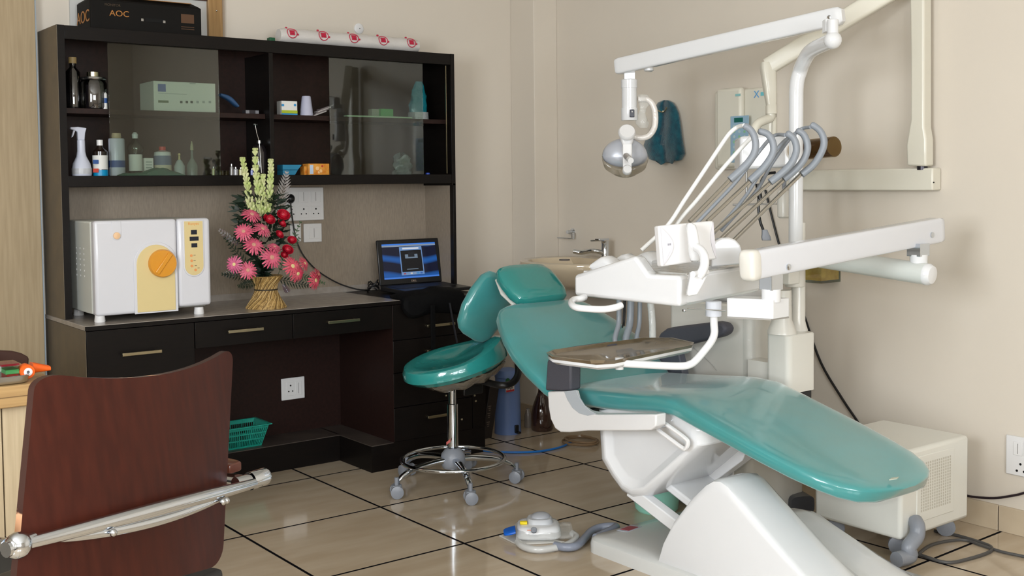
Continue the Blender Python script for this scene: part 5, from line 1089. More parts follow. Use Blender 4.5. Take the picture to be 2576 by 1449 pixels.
for px, py in ((1122, 995), (1171, 972), (1194, 995), (1197, 1009), (1162, 1055)):
    bm = NB(); q = on(px, py, 'Y', SC.y-.066); ball(bm, q, .0045, 8); P('bolt_head', bm, brass, t)
bm = NB(); box(bm, SC.x+.02, SC.x+.12, SC.y-.062, SC.y-.05, .40, .45); P('lever_plate', bm, blackm, t, .004)
sc0 = dep(1143, 908, 4.72); dx_ = V((1, 0, .20)).normalized(); dy_ = V((-.0, 1, .05)).normalized(); nz_ = dx_.cross(dy_).normalized()
dx_ = V((.80, -.55, .22)).normalized(); dy_ = V((.5, .8, .10)); nz_ = dx_.cross(dy_).normalized(); dy_ = nz_.cross(dx_)
bm = NB(); rs = []
def plan(a, s): 
    x = math.cos(a); y = math.sin(a); return (x*.225*s*(1), y*.20*s*(1-.12*x))
for s, h in ((.55, -.045), (.9, -.042), (1.0, -.022), (1.0, .0), (.95, .020), (.86, .026), (.66, .018), (.4, .010), (.12, .006)):
    rs.append([sc0+dx_*plan(a, s)[0]+dy_*plan(a, s)[1]+nz_*(h+(.035*max(0, math.cos(a))**2*s if h > 0 else .0)) for a in [2*PI*k/40 for k in range(40)]])
rings(bm, rs); st_ = P('seat', bm, teal2, t, label='teal saddle-shaped seat')
bm = NB(); rs = []
for s, h in ((.85, -.046), (.8, -.06), (.62, -.09), (.4, -.10)):
    rs.append([sc0+dx_*(plan(a, s)[0]+.02)+dy_*plan(a, s)[1]+nz_*(h+.006*math.sin(a*9)) for a in [2*PI*k/40 for k in range(40)]])
rings(bm, rs); P('seat_pan_film', bm, M('dusty_film', (112, 104, 92), .2, coat=.6, bump=1., bscale=60), st_, label='crinkled dusty film under the seat')
b0 = dep(1222, 772, 4.72); bu = (dep(1262, 706, 4.74)-dep(1190, 838, 4.70)).normalized(); bw_ = (rt*.75+fw*.66).normalized(); bw_ = (bw_-bu*bw_.dot(bu)).normalized(); bn = bw_.cross(bu)
bm = NB(); slab(bm, [(b0+bu*.145*f, bw_, bn, w2, h2) for f, w2, h2 in ((-1, .04, .012), (-.93, .075, .024), (-.75, .10, .032), (-.3, .12, .036), (.2, .12, .036), (.7, .105, .032), (.93, .08, .024), (1, .045, .012))], 2.6, 32); P('stool_back', bm, teal, t, label='teal kidney-shaped backrest')
bm = NB(); tube(bm, smooth([V((SC.x+.08, SC.y+.0, .47)), dep(1250, 968, 4.62), dep(1285, 965, 4.62), dep(1302, 945, 4.65), dep(1303, 915, 4.7), dep(1290, 870, 4.78), dep(1250, 800, 4.78)], 5), .0145, 12); P('back_bar', bm, blackm, t)

# ================================================================== THINGS ON THE FLOOR BY THE CABINET
bn_m = M('blue_bin_plastic', (104, 128, 178), .4)
bc = on(1279, 1097, 'Z', 0); bc.y += .07; bc.x += .05
hgt = on(1278, 925, 'Y', bc.y).z
t = T('pedal_bin', 'pale blue pedal bin standing between the dark carton and the dental chair', 'bin', (bc.x, bc.y, 0))
def ov(a, s): return (math.cos(a)*.070*s, math.sin(a)*.068*s)
bm = NB(); rings(bm, [[V((bc.x+ov(a, s)[0], bc.y+ov(a, s)[1], z)) for a in [2*PI*k/32 for k in range(32)]] for s, z in ((1.02, 0), (1.0, .03), (.93, hgt*.86))]); P('body', bm, bn_m, t)
bm = NB(); rings(bm, [[V((bc.x+ov(a, s)[0], bc.y+ov(a, s)[1], z)) for a in [2*PI*k/32 for k in range(32)]] for s, z in ((.96, hgt*.865), (.95, hgt*.90), (.8, hgt*.97), (.4, hgt), (.05, hgt*1.003))]); P('lid', bm, bn_m, t)
bm = NB(); box(bm, bc.x-.005, bc.x+.014, bc.y-.095, bc.y-.06, .008, .018); box(bm, bc.x-.008, bc.x+.014, bc.y-.077, bc.y-.066, .01, .05); P('pedal', bm, black, t, .002)
q = on(1283, 978, 'Y', bc.y-.070); bm = NB(); obox(bm, q, (.028, 0, 0), (0, .001, 0), (0, 0, .016)); lb_ = P('sticker', bm, M('white_sticker', (216, 210, 206), .4), t, .006)
bm = NB(); obox(bm, q+V((0, -.0012, -.010)), (.026, 0, 0), (0, .0006, 0), (0, 0, .005)); P('sticker_band', bm, M('red_sticker', (176, 44, 52), .4), t)
q = on(1277, 958, 'Y', bc.y-.070); bm = NB(); disc(bm, q, (0, -1, 0), .014, 18, t=.001); P('sticker', bm, M('green_sticker', (30, 90, 52), .4), t)
textmesh('BAJA', .018, on(1283, 976, 'Y', bc.y-.0718), X_, -Y_, M('dark_ink'), 'lettering', t)
# dark carton leaning
k0 = on(1237, 1101, 'Z', 0); k0.z = 0
t = T('dark_carton', 'tall dark carton with small pale print leaning beside the blue pedal bin', 'carton', (k0.x, k0.y, 0))
hx_ = on(1257, 965, 'Y', k0.y); bm = NB(); dxc = hx_.x-k0.x
wdt = .06
pA = [V((k0.x-wdt, k0.y, 0)), V((k0.x, k0.y, 0)), V((k0.x, k0.y+.08, 0)), V((k0.x-wdt, k0.y+.08, 0))]
hexa(bm, pA+[p+V((dxc, 0, hx_.z)) for p in pA]); P('box', bm, M('dark_brown_carton', (34, 26, 22), .5), t, .002)
for k, (px, py) in enumerate(((1232, 1022), (1230, 1040), (1228, 1062))):
    for j in range(3):
        q = on(px, py+5*j, 'Y', k0.y-.001); bm = NB(); obox(bm, q, (.009-.002*j, 0, 0), (0, .0008, 0), (0, 0, .0016)); P('print_line', bm, M('pale_brown_print', (120, 104, 92), .5), t)
# brown glass bottle and clear one
g0 = on(1364, 1088, 'Z', 0); g0.y += .05; hb_ = on(1362, 1000, 'Y', g0.y).z
bottle('glass_carboy', 'big dark brown glass bottle standing on the floor under the washbasin', 'bottle', 1364, 1080, g0.y, (('body', M('brown_glass', (44, 26, 22), .06, coat=.9, rgb2=(66, 44, 36), vscale=14), [(.055, 0), (.060, .01), (.058, .09), (.050, .13), (.038, .16), (.022, .20), (.016, .24)]), ('neck_ring', brownglass, [(.019, .24), (.019, .25)])), 0.0)
bottle('clear_flask', 'small clear flask on the floor between the bin and the brown bottle', 'flask', 1328, 1005, g0.y+.1, (('body', M('grey_flask', (150, 140, 132), .1, coat=.6, alpha=.7), [(.020, 0), (.022, .02), (.020, .06), (.012, .09), (.010, .10)]),), 0.0)
# hoses on the floor
bm = NB(); tube(bm, smooth([on(x, y, 'Z', .006) for x, y in ((1160, 1120), (1200, 1130), (1240, 1136), (1300, 1138), (1360, 1135), (1412, 1124), (1440, 1110))], 5), .0055, 8); tag(P('blue_tube', bm, M('bright_blue_tube', (24, 110, 190), .35), None), 'thin bright blue air tube lying on the floor behind the stool', 'tube')
bm = NB(); cc = on(1462, 1112, 'Z', .006)
pts = [cc+V((.10*math.cos(a)*(1-.02*k), .095*math.sin(a), .006*k/8)) for k, a in enumerate([2*PI*i/12 for i in range(26)])]
tube(bm, smooth(pts, 3), .006, 8); tag(P('coiled_tube', bm, M('brown_clear_tube', (128, 104, 78), .25), None), 'coil of brownish clear tube on the floor behind the white armrest', 'tube')
# ================================================================== WASHBASIN
cer = M('ivory_ceramic', (206, 190, 164), .1, coat=.8)
WB = V((1.36, .34, .905)); t = T('washbasin', 'oval ivory ceramic washbasin on the wall behind the chair headrest', 'washbasin', (XR, WB.y, .9))
bm = NB(); rs = []
def ell(s, z, fx=1.): return [V((min(WB.x+.27*s*math.cos(a)*fx-.0, XR-.002), WB.y+.33*s*math.sin(a), z)) for a in [2*PI*k/48 for k in range(48)]]
for s, z in ((.25, .77), (.55, .775), (.8, .81), (.93, .86), (.985, .885), (1.0, .90), (.99, .912), (.94, .918), (.86, .912), (.8, .88), (.6, .82), (.2, .80)): rs.append(ell(s, z))
rings(bm, rs); box(bm, 1.50, XR-.002, WB.y-.22, WB.y+.22, .80, .915); P('bowl', bm, cer, t)
q = on(1420, 651, 'Z', .925); bm = NB(); lathe(bm, [(.028, 0), (.026, .006)], (q.x, q.y, .917), Z_, 20); P('drain_plug', bm, M('dark_plug', (86, 80, 80), .3), t)
q = on(1492, 671, 'Z', .90); bm = NB(); lathe(bm, [(.010, 0), (.008, .006)], q, (-1, -.4, .3), 16); P('overflow_ring', bm, black, t)
T0 = on(1522, 655, 'X', 1.53); 
tp = T('mixer_tap', 'chrome lever mixer tap standing on the back edge of the washbasin', 'tap', (1.53, T0.y, .915))
base_ = V((1.53, T0.y, .912)); 
def tpx(x, y): return on(x, y, 'X', 1.53)
bm = NB(); lathe(bm, [(.024, 0), (.022, .012), (.019, .02), (.019, tpx(1522, 612).z-.912), (.021, tpx(1522, 606).z-.912)], base_, Z_, 20); P('body', bm, chrome, tp)
bm = NB(); tube(bm, smooth([base_+V((0, 0, .03)), base_+V((-.05, .03, .045)), tpx(1485, 634)+V((-.06, 0, 0)), tpx(1475, 630)+V((-.09, 0, 0))], 4), .012, 12); P('spout', bm, chrome, tp)
bm = NB(); q = tpx(1522, 602); obox(bm, q+V((-.02, 0, 0)), (.035, .0, -.0), (0, .016, 0), (0, 0, .005)); tube(bm, [tpx(1520, 604), tpx(1497, 605)+V((-.03, 0, 0))], .005, 8); P('lever', bm, chrome, tp, .002)
q = on(1440, 592, 'X', XR); tp = T('angle_valve', 'small chrome wall valve with a lever left of the mixer tap', 'valve', q)
bm = NB(); lathe(bm, [(.019, 0), (.019, .004), (.010, .006), (.010, .04)], on(1441, 583, 'X', XR), (-1, 0, 0), 18); P('body', bm, chrome, tp)
bm = NB(); tube(bm, [on(1441, 585, 'X', XR-.03), on(1441, 601, 'X', XR-.03)], .009, 12); tube(bm, [on(1441, 600, 'X', XR-.03), on(1402, 598, 'X', XR-.05)], .0035, 8); P('lever', bm, chrome, tp)
# suction hoses beside the spittoon cabinet
t2 = T('suction_hoses', 'bundle of grey and white suction hoses hanging between backrest and spittoon', 'hoses', (.95, -.45, .9))
for k, (xa_, xb__, r, mt) in enumerate(((1557, 1553, .0105, greyhose), (1588, 1578, .0145, greyhose), (1610, 1603, .0095, greyhose), (1634, 1644, .0150, M('film_white_hose', (212, 212, 208), .2, coat=.5, bump=1, bscale=50)), (1570, 1561, .003, black), (1574, 1564, .003, black))):
    bm = NB(); a = dep(xa_, 735, 4.45+.03*k); b2 = dep(xb__, 890, 4.42+.03*k); tube(bm, smooth([a, dep((xa_+xb__)/2+2, 810, 4.45+.03*k), b2, V((.925, b2.y, .30)), V((.915, b2.y, .02))], 5), r, 10); P('hose', bm, mt, t2)
bm = NB(); obox(bm, dep(1605, 728, 4.50), rt*.09, fw*.02, (0, 0, .012)); P('hose_rail', bm, greyp, t2, .004)

# ================================================================== RIGHT WALL
XW = XR-.0015
def wb(bm, a, b, x0, x1): # wall rectangle from pixel corners on the wall, between x0 and x1
    q0, q1 = on(a[0], a[1], 'X', XR), on(b[0], b[1], 'X', XR); box(bm, x0, x1, q0.y, q1.y, q1.z, q0.z)
xm_ = M('xray_ivory', (216, 212, 198), .3, coat=.2)
q = on(1890, 325, 'X', XR); t = T('xray_control', 'ivory wall control box with blue-green keypad behind the instruments', 'control box', q)
bm = NB(); wb(bm, (1812, 231), (1956, 424), XR-.045, XW); P('housing', bm, xm_, t, .014, 3)
bm = NB(); wb(bm, (1828, 226), (1892, 420), XR-.075, XR-.04); fp_ = P('keypad_housing', bm, xm_, t, .015, 3)
XK = XR-.0755
def wq(px, py, x=XK): return on(px, py, 'X', x)
def wr(a, b, x, th, mt, nm, par, bev=0):
    q0, q1 = wq(*a, x), wq(*b, x); bm = NB(); box(bm, x-th, x+.001, q0.y, q1.y, q1.z, q0.z); return P(nm, bm, mt, par, bev)
kp = wr((1838, 293), (1884, 408), XK, .002, M('keypad_blue', (146, 176, 196), .4), 'keypad', fp_, .003)
wr((1847, 297), (1869, 307), XK-.002, .001, M('lcd_green', (16, 92, 84), .3), 'display', kp)
gk_ = M('keypad_green', (138, 186, 150), .4)
for r_ in range(7):
    for c_ in range(3): 
        bm = NB(); q = wq(1847+13*c_, 318+13*r_, XK-.002); disc(bm, q, (-1, 0, 0), .0065, 12, t=.001); P('key', bm, gk_ if (r_+c_) % 2 else M('keypad_pale', (176, 196, 200), .4), kp)
textmesh('X', .045, on(1903, 238, 'X', XR-.046), -Y_, -X_, M('logo_blue', (96, 160, 214), .4), 'lettering', t)
bm = NB(); q = on(1920, 236, 'X', XR-.0465); obox(bm, q, (.001, 0, 0), (0, .014, 0), (0, 0, .008)); P('logo', bm, M('logo_teal', (110, 190, 200), .4), t)
bm = NB(); q = on(1856, 239, 'X', XK-.001); obox(bm, q, (.001, 0, 0), (0, .014, 0), (0, 0, .005)); P('logo', bm, M('logo_pale', (140, 190, 190), .4), fp_)
bm = NB(); lathe(bm, [(.008, 0), (.007, .005)], on(1823, 396, 'X', XR-.046), (-1, 0, 0), 14); P('jack', bm, black, t)
bm = NB(); pts = []
for k in range(60):
    q = on(1812+.13*k, 393+.55*k, 'X', XR-.055); pts.append(q+V((.007*math.cos(k*1.1), .007*math.sin(k*1.1), 0)))
tube(bm, pts, .0018, 5); P('coiled_cord', bm, offw, t)
# x-ray arm
t = T('xray_unit', 'ivory wall-mounted dental x-ray arm with a brown tubular cone at right', 'x-ray unit', on(2320, 455, 'X', XR))
bm = NB(); q0, q1 = on(1975, 429, 'X', XR-.06), on(2346, 479, 'X', XR-.06); box(bm, XR-.06, XW, q0.y, q1.y, q1.z, q0.z); P('wall_plate', bm, xm_, t, .006)
bm = NB(); q = on(2343, 455, 'X', XR-.061)
ball(bm, on(2349, 459, 'Y', q1.y-.001)*1.0, .003, 8); P('screw', bm, black, t)
XA = XR-.045
pl_ = [wq(x, y, XA) for x, y in ((2294, 417), (2342, 418), (2342, 350), (2337, 320), (2337, 0), (2337, -80), (2300, -80), (2303, 130), (2303, 300), (2292, 365))]
bm = NB(); prism(bm, [p+V((.02, 0, 0)) for p in pl_], (-.055, 0, 0)); P('riser_arm', bm, xm_, t, .008, 3)
bm = NB(); q = wq(2320, 422, XA); lathe(bm, [(.02, -.008), (.02, .008)], q, Z_, 18); P('riser_pivot', bm, M('dark_pivot', (60, 58, 64), .3, .8), t)
XE2 = 1.30
a_, b_ = wq(2318, -70, XA-.03), dep(1932, 168, 4.45)
d = (b_-a_).normalized(); sd = d.cross(Z_).normalized(); u2 = sd.cross(d)
bm = NB(); slab(bm, [(a_, sd, u2, .030, .04), (a_.lerp(b_, .5), sd, u2, .028, .036), (b_, sd, u2, .026, .034)], 5, 28); P('boom', bm, xm_, t)
bm = NB(); slab(bm, [(dep(1930, 158, 4.45), rt, fw, .026, .028), (dep(1932, 172, 4.45), rt, fw, .030, .03), (dep(1937, 225, 4.45), rt, fw, .025, .028), (dep(1940, 264, 4.45), rt, fw, .019, .022), (dep(1940, 266, 4.45), rt, fw, .021, .024), (dep(1940, 287, 4.45), rt, fw, .021, .024)], 4, 28); P('drop_arm', bm, xm_, t)
bm = NB(); tube(bm, smooth([dep(1940, 284, 4.45), dep(1938, 296, 4.45), dep(1922, 303, 4.44), dep(1906, 312, 4.43), dep(1897, 330, 4.42), dep(1893, 352, 4.42)], 5), [.018]*26, 14); P('yoke', bm, xm_, t)
bm = NB(); tube(bm, [dep(1948, 296, 4.46), dep(1947, 345, 4.44)], .010, 12); P('yoke', bm, xm_, t)
hd_ = [dep(x, y, 4.30) for x, y in ((1862, 343), (1985, 333), (2004, 332), (2011, 357), (1992, 412), (1985, 420), (1862, 427))]
bm = NB(); prism(bm, hd_, fw*.12); P('tube_head', bm, white, t, .012, 3)
bm = NB(); ca, cb = dep(2000, 380, 4.30), dep(2098, 369, 4.12); dd = (cb-ca).normalized()
lathe(bm, [(.038, 0), (.038, (cb-ca).length), (.0345, (cb-ca).length), (.0345, .005)], ca, dd, 32, cap=False); P('cone', bm, brownglass, t, label='brown transparent tubular cone')
bm = NB(); w1 = [dep(x, y, 4.31) for x, y in ((1878, 427), (1878, 492))]; tube(bm, w1, .004, 8); tube(bm, smooth([dep(1992, 418, 4.31), dep(1992, 500, 4.31), dep(1989, 511, 4.31), dep(1975, 512, 4.31), dep(1843, 515, 4.35)], 3), .004, 8); P('wire_handle', bm, steel, t)
bm = NB(); tube(bm, smooth([dep(1951, 434, 4.34), dep(1932, 437, 4.34), dep(1918, 450, 4.34), dep(1911, 475, 4.34), dep(1908, 520, 4.34), dep(1912, 555, 4.34), dep(1920, 578, 4.34)], 5), .0055, 8); lead = P('lead', bm, black, t)
bm = NB(); q = dep(1926, 592, 4.34); slab(bm, [(q+up*.02*f-rt*.004*f, rt, fw, w2, .009) for f, w2 in ((-1.0, .018), (-.3, .018), (.2, .014), (1.1, .010))], 5, 18); P('plug', bm, greyp, lead, .002)
bm = NB(); tube(bm, [dep(1906, 462, 4.32), dep(1912, 500, 4.32)], .010, 10); P('ferrite', bm, black, lead)
# cup on the column
bm = NB(); lathe(bm, [(.018, -.052), (.026, -.045), (.027, .045), (.022, .055)], dep(1973, 515, 4.30), Z_, 24); tcol = [o for o in C.objects if o.name == 'unit_column'][0]; P('filter_cup', bm, offw, tcol)
bm = NB(); tube(bm, [dep(1973, 480, 4.30), dep(1973, 420, 4.30)], .008, 10); tube(bm, [dep(1973, 470, 4.3), V((PXY.x, PXY.y, dep(1973, 470, 4.3).z))], .006, 8); P('filter_stem', bm, greyp, tcol)
# towel
tw = M('teal_terry_towel', (16, 84, 98), .95, bump=.7, bscale=220, rgb2=(10, 62, 78), vscale=40, sheen=.4)
rows = ((252, 1668, 1682), (258, 1655, 1694), (268, 1649, 1701), (285, 1645, 1708), (315, 1640, 1713), (340, 1628, 1716), (365, 1619, 1720), (385, 1624, 1724), (400, 1633, 1716), (411, 1652, 1704))
bm = NB(); F_, Bk = [], []
for i, (y, l, r) in enumerate(rows):
    f_, b2 = [], []
    for k in range(25):
        u = k/24; px = l+(r-l)*u; yy = y+(4*math.sin(u*9) if i > 6 else 0)-(9*(u > .78) if i == 9 else 0)+(-8*(u < .2) if i == 9 else 0)
        um = .42 if i < 6 else .5; dpt = .008+.034*abs(math.sin(PI*min(1, u/um)) if u < um else math.sin(PI*(u-um)/(1-um)))**.7*min(1, .45+i*.1)+.004*math.sin(u*17+i*.9)*(i > 3)+.004
        q = on(px, yy, 'X', XR-.006-dpt); f_.append(q); b2.append(on(px, yy, 'X', XR-.004))
    F_.append(f_+list(reversed(b2)))
rings(bm, F_); tag(P('towel', bm, tw, None, loc=on(1670, 330, 'X', XR)), 'dark teal towel hanging on a hook on the right-hand wall', 'towel')
th = T('wall_hook', 'small brass wall hook holding the teal towel', 'hook', on(1665, 278, 'X', XR-.03))
bm = NB(); tube(bm, smooth([on(1652, 276, 'X', XR-.045), on(1660, 280, 'X', XR-.05), on(1668, 282, 'X', XR-.052), on(1674, 277, 'X', XR-.055), on(1677, 270, 'X', XR-.055)], 4), .003, 8); tube(bm, [on(1668, 280, 'X', XR-.05), on(1668, 282, 'X', XR)], .003, 6); P('hook', bm, brass, th)
# gauze box
q0, q1, q2 = on(2000, 655, 'X', 1.50), on(2066, 712, 'X', 1.50), None
y0 = q1.y; yl = on(2012, 700, 'X', 1.50).y
t = T('gauze_box', 'clear box of yellow cotton rolls mounted on the wall behind the swing tube', 'box', (1.56, (y0+yl)/2, 1.0))
zb_ = on(2072, 714, 'X', 1.50).z; bm = NB(); box(bm, 1.508, XW-.004, y0+.006, yl, zb_+.01, zb_+.11); P('cotton', bm, M('yellow_cotton', (246, 206, 112), .8, rgb2=(214, 168, 86), vscale=24, bump=.6), t)
bm = NB(); box(bm, 1.50, XW, y0, yl+.004, zb_, zb_+.13); P('case', bm, clear, t)
# long black cable on the wall
bm = NB(); tube(bm, smooth([on(1925, 478, 'X', XR-.02), on(1962, 622, 'X', XR-.012), on(1995, 715, 'X', XR-.012), on(2025, 800, 'X', XR-.012), on(2065, 912, 'X', XR-.012), on(2120, 1005, 'X', XR-.012), on(2168, 1078, 'X', XR-.012), on(2200, 1150, 'X', XR-.012)], 5), .0052, 8); tag(P('wall_cable', bm, black, None), 'long black cable slanting down the right wall to the compressor', 'cable')
# ================================================================== COMPRESSOR CABINET
nb = on(2266, 1362, 'Z', .07); X0, Y0 = nb.x, nb.y; rb = on(2425, 1300, 'Z', .07); X1 = rb.x; ztc = on(2267, 1140, 'Y', Y0).z
lbk = .36
t = T('suction_cabinet', 'cream white equipment box on grey casters beside the wall, behind the leg rest', 'machine', ((X0+X1)/2, Y0+lbk/2, 0))
bm = NB(); box(bm, X0, X1, Y0, Y0+lbk, .07, ztc); P('housing', bm, M('cream_enamel', (222, 221, 213), .3, coat=.25), t, .014, 3)
a, b2 = on(2306, 1150, 'Y', Y0), on(2398, 1285, 'Y', Y0); bm = NB(); box(bm, a.x, b2.x, Y0-.003, Y0+.002, b2.z, a.z); pn = P('vent_panel', bm, M('cream_enamel'), t, .003)
a, b2 = on(2314, 1165, 'Y', Y0), on(2390, 1265, 'Y', Y0); bm = NB(); n1, n2 = 14, 17
for i in range(n1):
    for j in range(n2):
        cx_, cz2 = a.x+(b2.x-a.x)*(i+.5)/n1, b2.z+(a.z-b2.z)*(j+.5)/n2; w2 = (b2.x-a.x)/n1*.27
        box(bm, cx_-w2, cx_+w2, Y0-.0036, Y0-.0028, cz2-w2, cz2+w2)
P('perforations', bm, M('grey_void', (192, 188, 176), .7), pn)['kind'] = 'stuff'
for k, (cx2, cy2) in enumerate(((X0+.06, Y0+.05), (X1-.05, Y0+.06), (X0+.06, Y0+lbk-.05), (X1-.05, Y0+lbk-.05))):
    R_c = .033
    bm = NB(); lathe(bm, [(.022, -.014), (R_c, -.010), (R_c, .010), (.022, .014)], (cx2, cy2, R_c), (.8, .6, 0), 24); box(bm, cx2-.008, cx2+.008, cy2-.008, cy2+.008, .05, .07); P('caster', bm, greyp, t)
bm = NB(); q = on(2255, 1340, 'Y', Y0)
for px in (2252, 2257): ball(bm, on(px, 1340, 'X', X0), .0018, 6)
bm.free()
# fat grey hose bending up in front of the box
bm = NB(); tube(bm, smooth([V((X0-.07, Y0-.03, .030)), V((X0+.0, Y0-.035, .030)), on(2285, 1378, 'Y', Y0-.035), on(2305, 1350, 'Y', Y0-.035), on(2308, 1325, 'Y', Y0-.03), on(2302, 1310, 'Y', Y0-.01)], 5), .026, 16)
for v in bm.verts: v.co.z = max(v.co.z, .003)
tag(P('drain_hose', bm, greyp, None), 'fat grey hose bending up against the front of the cream box', 'hose')
# cables on the floor
for k, (pts, mt, r, lb) in enumerate((
        (((2280, 1400), (2310, 1395), (2380, 1415), (2440, 1405), (2490, 1388), (2492, 1375), (2460, 1362), (2400, 1345), (2350, 1335)), M('dark_grey_cable', (74, 72, 70), .5), .006, 'dark grey floor cable looping out in front of the cream box'),
        (((2270, 1415), (2300, 1402), (2345, 1370), (2420, 1358), (2470, 1372), (2520, 1388), (2576, 1400), (2620, 1410)), M('dark_grey_cable'), .0055, 'dark grey floor cable leaving the picture at the right edge'))):
    bm = NB(); tube(bm, smooth([on(x, y, 'Z', .006) for x, y in pts], 5), r, 8); tag(P('floor_cable', bm, mt, None), lb, 'cable')
bm = NB(); tube(bm, smooth([on(x, y, 'X', XR-.018) for x, y in ((2415, 1243), (2450, 1250), (2500, 1253), (2540, 1248), (2576, 1240), (2640, 1215))], 5), .0045, 8); tag(P('wall_lead', bm, M('purple_black_cable', (34, 22, 30), .4), None), 'dark lead sagging along the wall just above the skirting at right', 'cable')
q0, q1 = on(2534, 1092, 'X', XR), on(2640, 1212, 'X', XR); t = T('wall_socket', 'white socket board low on the right wall at the picture edge', 'socket', (XR, (q0.y+q1.y)/2, q1.z))
bm = NB(); box(bm, XR-.010, XW, q0.y, q1.y, q1.z, q0.z); P('plate', bm, whitep, t, .003)
for (a, b2) in (((2550, 1110), (2572, 1148)), ((2575, 1111), (2596, 1150))):
    p0, p1 = on(a[0], a[1], 'X', XR-.01), on(b2[0], b2[1], 'X', XR-.01); bm = NB(); box(bm, XR-.0125, XR-.009, p0.y, p1.y, p1.z, p0.z); P('rocker', bm, whitep, t, .001)
    bm = NB(); box(bm, XR-.0128, XR-.0124, (p0.y+p1.y)/2-.001, (p0.y+p1.y)/2+.001, p1.z+.006, p0.z-.006); P('rocker_gap', bm, M('grey_gap'), t)
for px, py in ((2567, 1168), (2558, 1184), (2576, 1187)): bm = NB(); disc(bm, on(px, py, 'X', XR-.010), (-1, 0, 0), .0045, 12, t=.0006); P('hole', bm, M('void'), t)

# ================================================================== UNDER THE CHAIR
bk_ = on(1665, 1300, 'Z', 0); t = T('mint_bucket', 'mint green plastic tub standing behind the chair base plate', 'tub', (.80, -.80, 0))
bm = NB(); lathe(bm, [(.075, 0), (.085, .01), (.10, .13), (.104, .132), (.104, .14), (.098, .14), (.08, .02)], (on(1665, 1295, 'Z', 0).x+.03, on(1665, 1295, 'Z', 0).y+.06, 0), Z_, 28); P('tub', bm, M('mint_plastic', (168, 236, 218), .35), t)
c = on(1818, 1205, 'Z', 0); t = T('corrugated_hose', 'dark grey ribbed hose wrapped in film standing up under the leg rest', 'hose', (c.x, c.y, 0))
bm = NB(); n = 40; pth = [V((c.x-.01*k/n, c.y, .0+.20*k/n)) for k in range(n)]; tube(bm, pth, [.032+.003*(k % 2) for k in range(n)], 18); P('hose', bm, M('dark_ribbed_rubber', (70, 72, 74), .35, coat=.3), t)
c = on(1858, 1160, 'Z', .02); bm = NB(); tube(bm, smooth([on(1842, 1140, 'Z', .12), on(1850, 1158, 'Z', .05), on(1866, 1164, 'Z', .03), on(1890, 1156, 'Z', .03), on(1925, 1150, 'Z', .03)], 5), .022, 12); tag(P('grey_hose', bm, greyp, None), 'pale grey hose bending along the floor beyond the ribbed hose', 'hose')
bm = NB(); c = on(1770, 1195, 'Z', 0); slab(bm, [(V((c.x+.04*k, c.y+.05*k-.02, .05)), Y_, Z_, .04-.008*(k % 2), .05) for k in range(4)], 3, 16); tag(P('black_motor', bm, black, None), 'black motor housing on the floor under the seat', 'motor')
bm = NB(); tube(bm, smooth([on(x, y, 'Z', .01) for x, y in ((1880, 1165), (1930, 1185), (1965, 1205), (2005, 1228), (2006, 1240), (1998, 1262), (1985, 1280))], 5), .009, 8); tag(P('black_cable', bm, black, None), 'black cable curling on the floor below the leg rest', 'cable')
bm = NB(); a = on(2020, 1290, 'Z', 0); slab(bm, [(V((a.x+.03*k, a.y+.06*k, .03)), (.9, -.4, 0), Z_, .05, .035) for k in range(5)], 4, 20); tag(P('dark_grey_duct', bm, M('slate_duct', (72, 74, 80), .35, coat=.3), None), 'slate grey plastic duct on the floor left of the cream box', 'duct')
# ================================================================== FOOT CONTROL
def fz(x, y, z): return on(x, y, 'Z', z)
FC = fz(1352, 1365, .02); t = T('foot_control', 'white foot control with blue pedal and grey dome on the floor', 'foot control', (FC.x, FC.y, 0))
ux = V((math.cos(.35-.2), -math.sin(.35), 0)).normalized(); ux = (fz(1415, 1350, .03)-fz(1297, 1352, .03)); ux.z = 0; Lx = ux.length; ux.normalize(); uy = Z_.cross(ux)
c0 = (fz(1297, 1362, .01)+fz(1415, 1350, .01))/2; c0.z = 0; c0 = c0+uy*.07
bm = NB(); slab(bm, [(c0+V((0, 0, z)), ux, uy, Lx/2*s, .082*s) for z, s in ((.008, .96), (.014, 1.0), (.030, .98), (.041, .93), (.047, .86), (.050, .7))], 3.6, 36); P('housing', bm, white, t)
bm = NB(); slab(bm, [(c0+V((.0, 0, z))+ux*.006+uy*.014, ux, uy, .050*s, .048*s) for z, s in ((.049, 1), (.060, .95), (.066, .85))], 3, 28); P('dome_base', bm, M('light_grey_plastic', (186, 188, 192), .35), t)
bm = NB(); ball(bm, c0+ux*.010+uy*.020+V((0, 0, .066)), .038, 22, (1, .9, .42)); P('dome', bm, M('mid_grey_plastic', (166, 168, 174), .3), t, label='grey domed button')
bm = NB(); q = fz(1282, 1336, .035); slab(bm, [(q+ux*(.013*k)+V((0, 0, .003*k)), uy, Z_, w2, .007) for k, w2 in ((-1.7, .020), (-1.3, .032), (0, .040), (1.6, .040))], 3, 20); P('pedal', bm, M('blue_pedal', (20, 96, 200), .35), t, label='blue pedal')
bm = NB(); q = fz(1319, 1315, .055); slab(bm, [(q+ux*(.010*k), uy, Z_, w2, .006) for k, w2 in ((-1.6, .006), (-1, .010), (0, .011), (1, .011))], 3, 16); P('pedal', bm, M('yellow_pedal', (232, 206, 20), .35), t, label='yellow pedal')
bm = NB(); lathe(bm, [(.011, 0), (.011, .008), (.008, .011)], fz(1343, 1334, .048)-V((0, 0, .002)), (V((0, 0, .7))-uy*.6).normalized(), 18); P('button', bm, greyp, t)
bm = NB(); q = fz(1331, 1334, .0495); obox(bm, q, ux*.007, uy*.0012, (0, 0, .0012)); P('orange_mark', bm, M('salmon_mark', (222, 140, 116), .4), t)
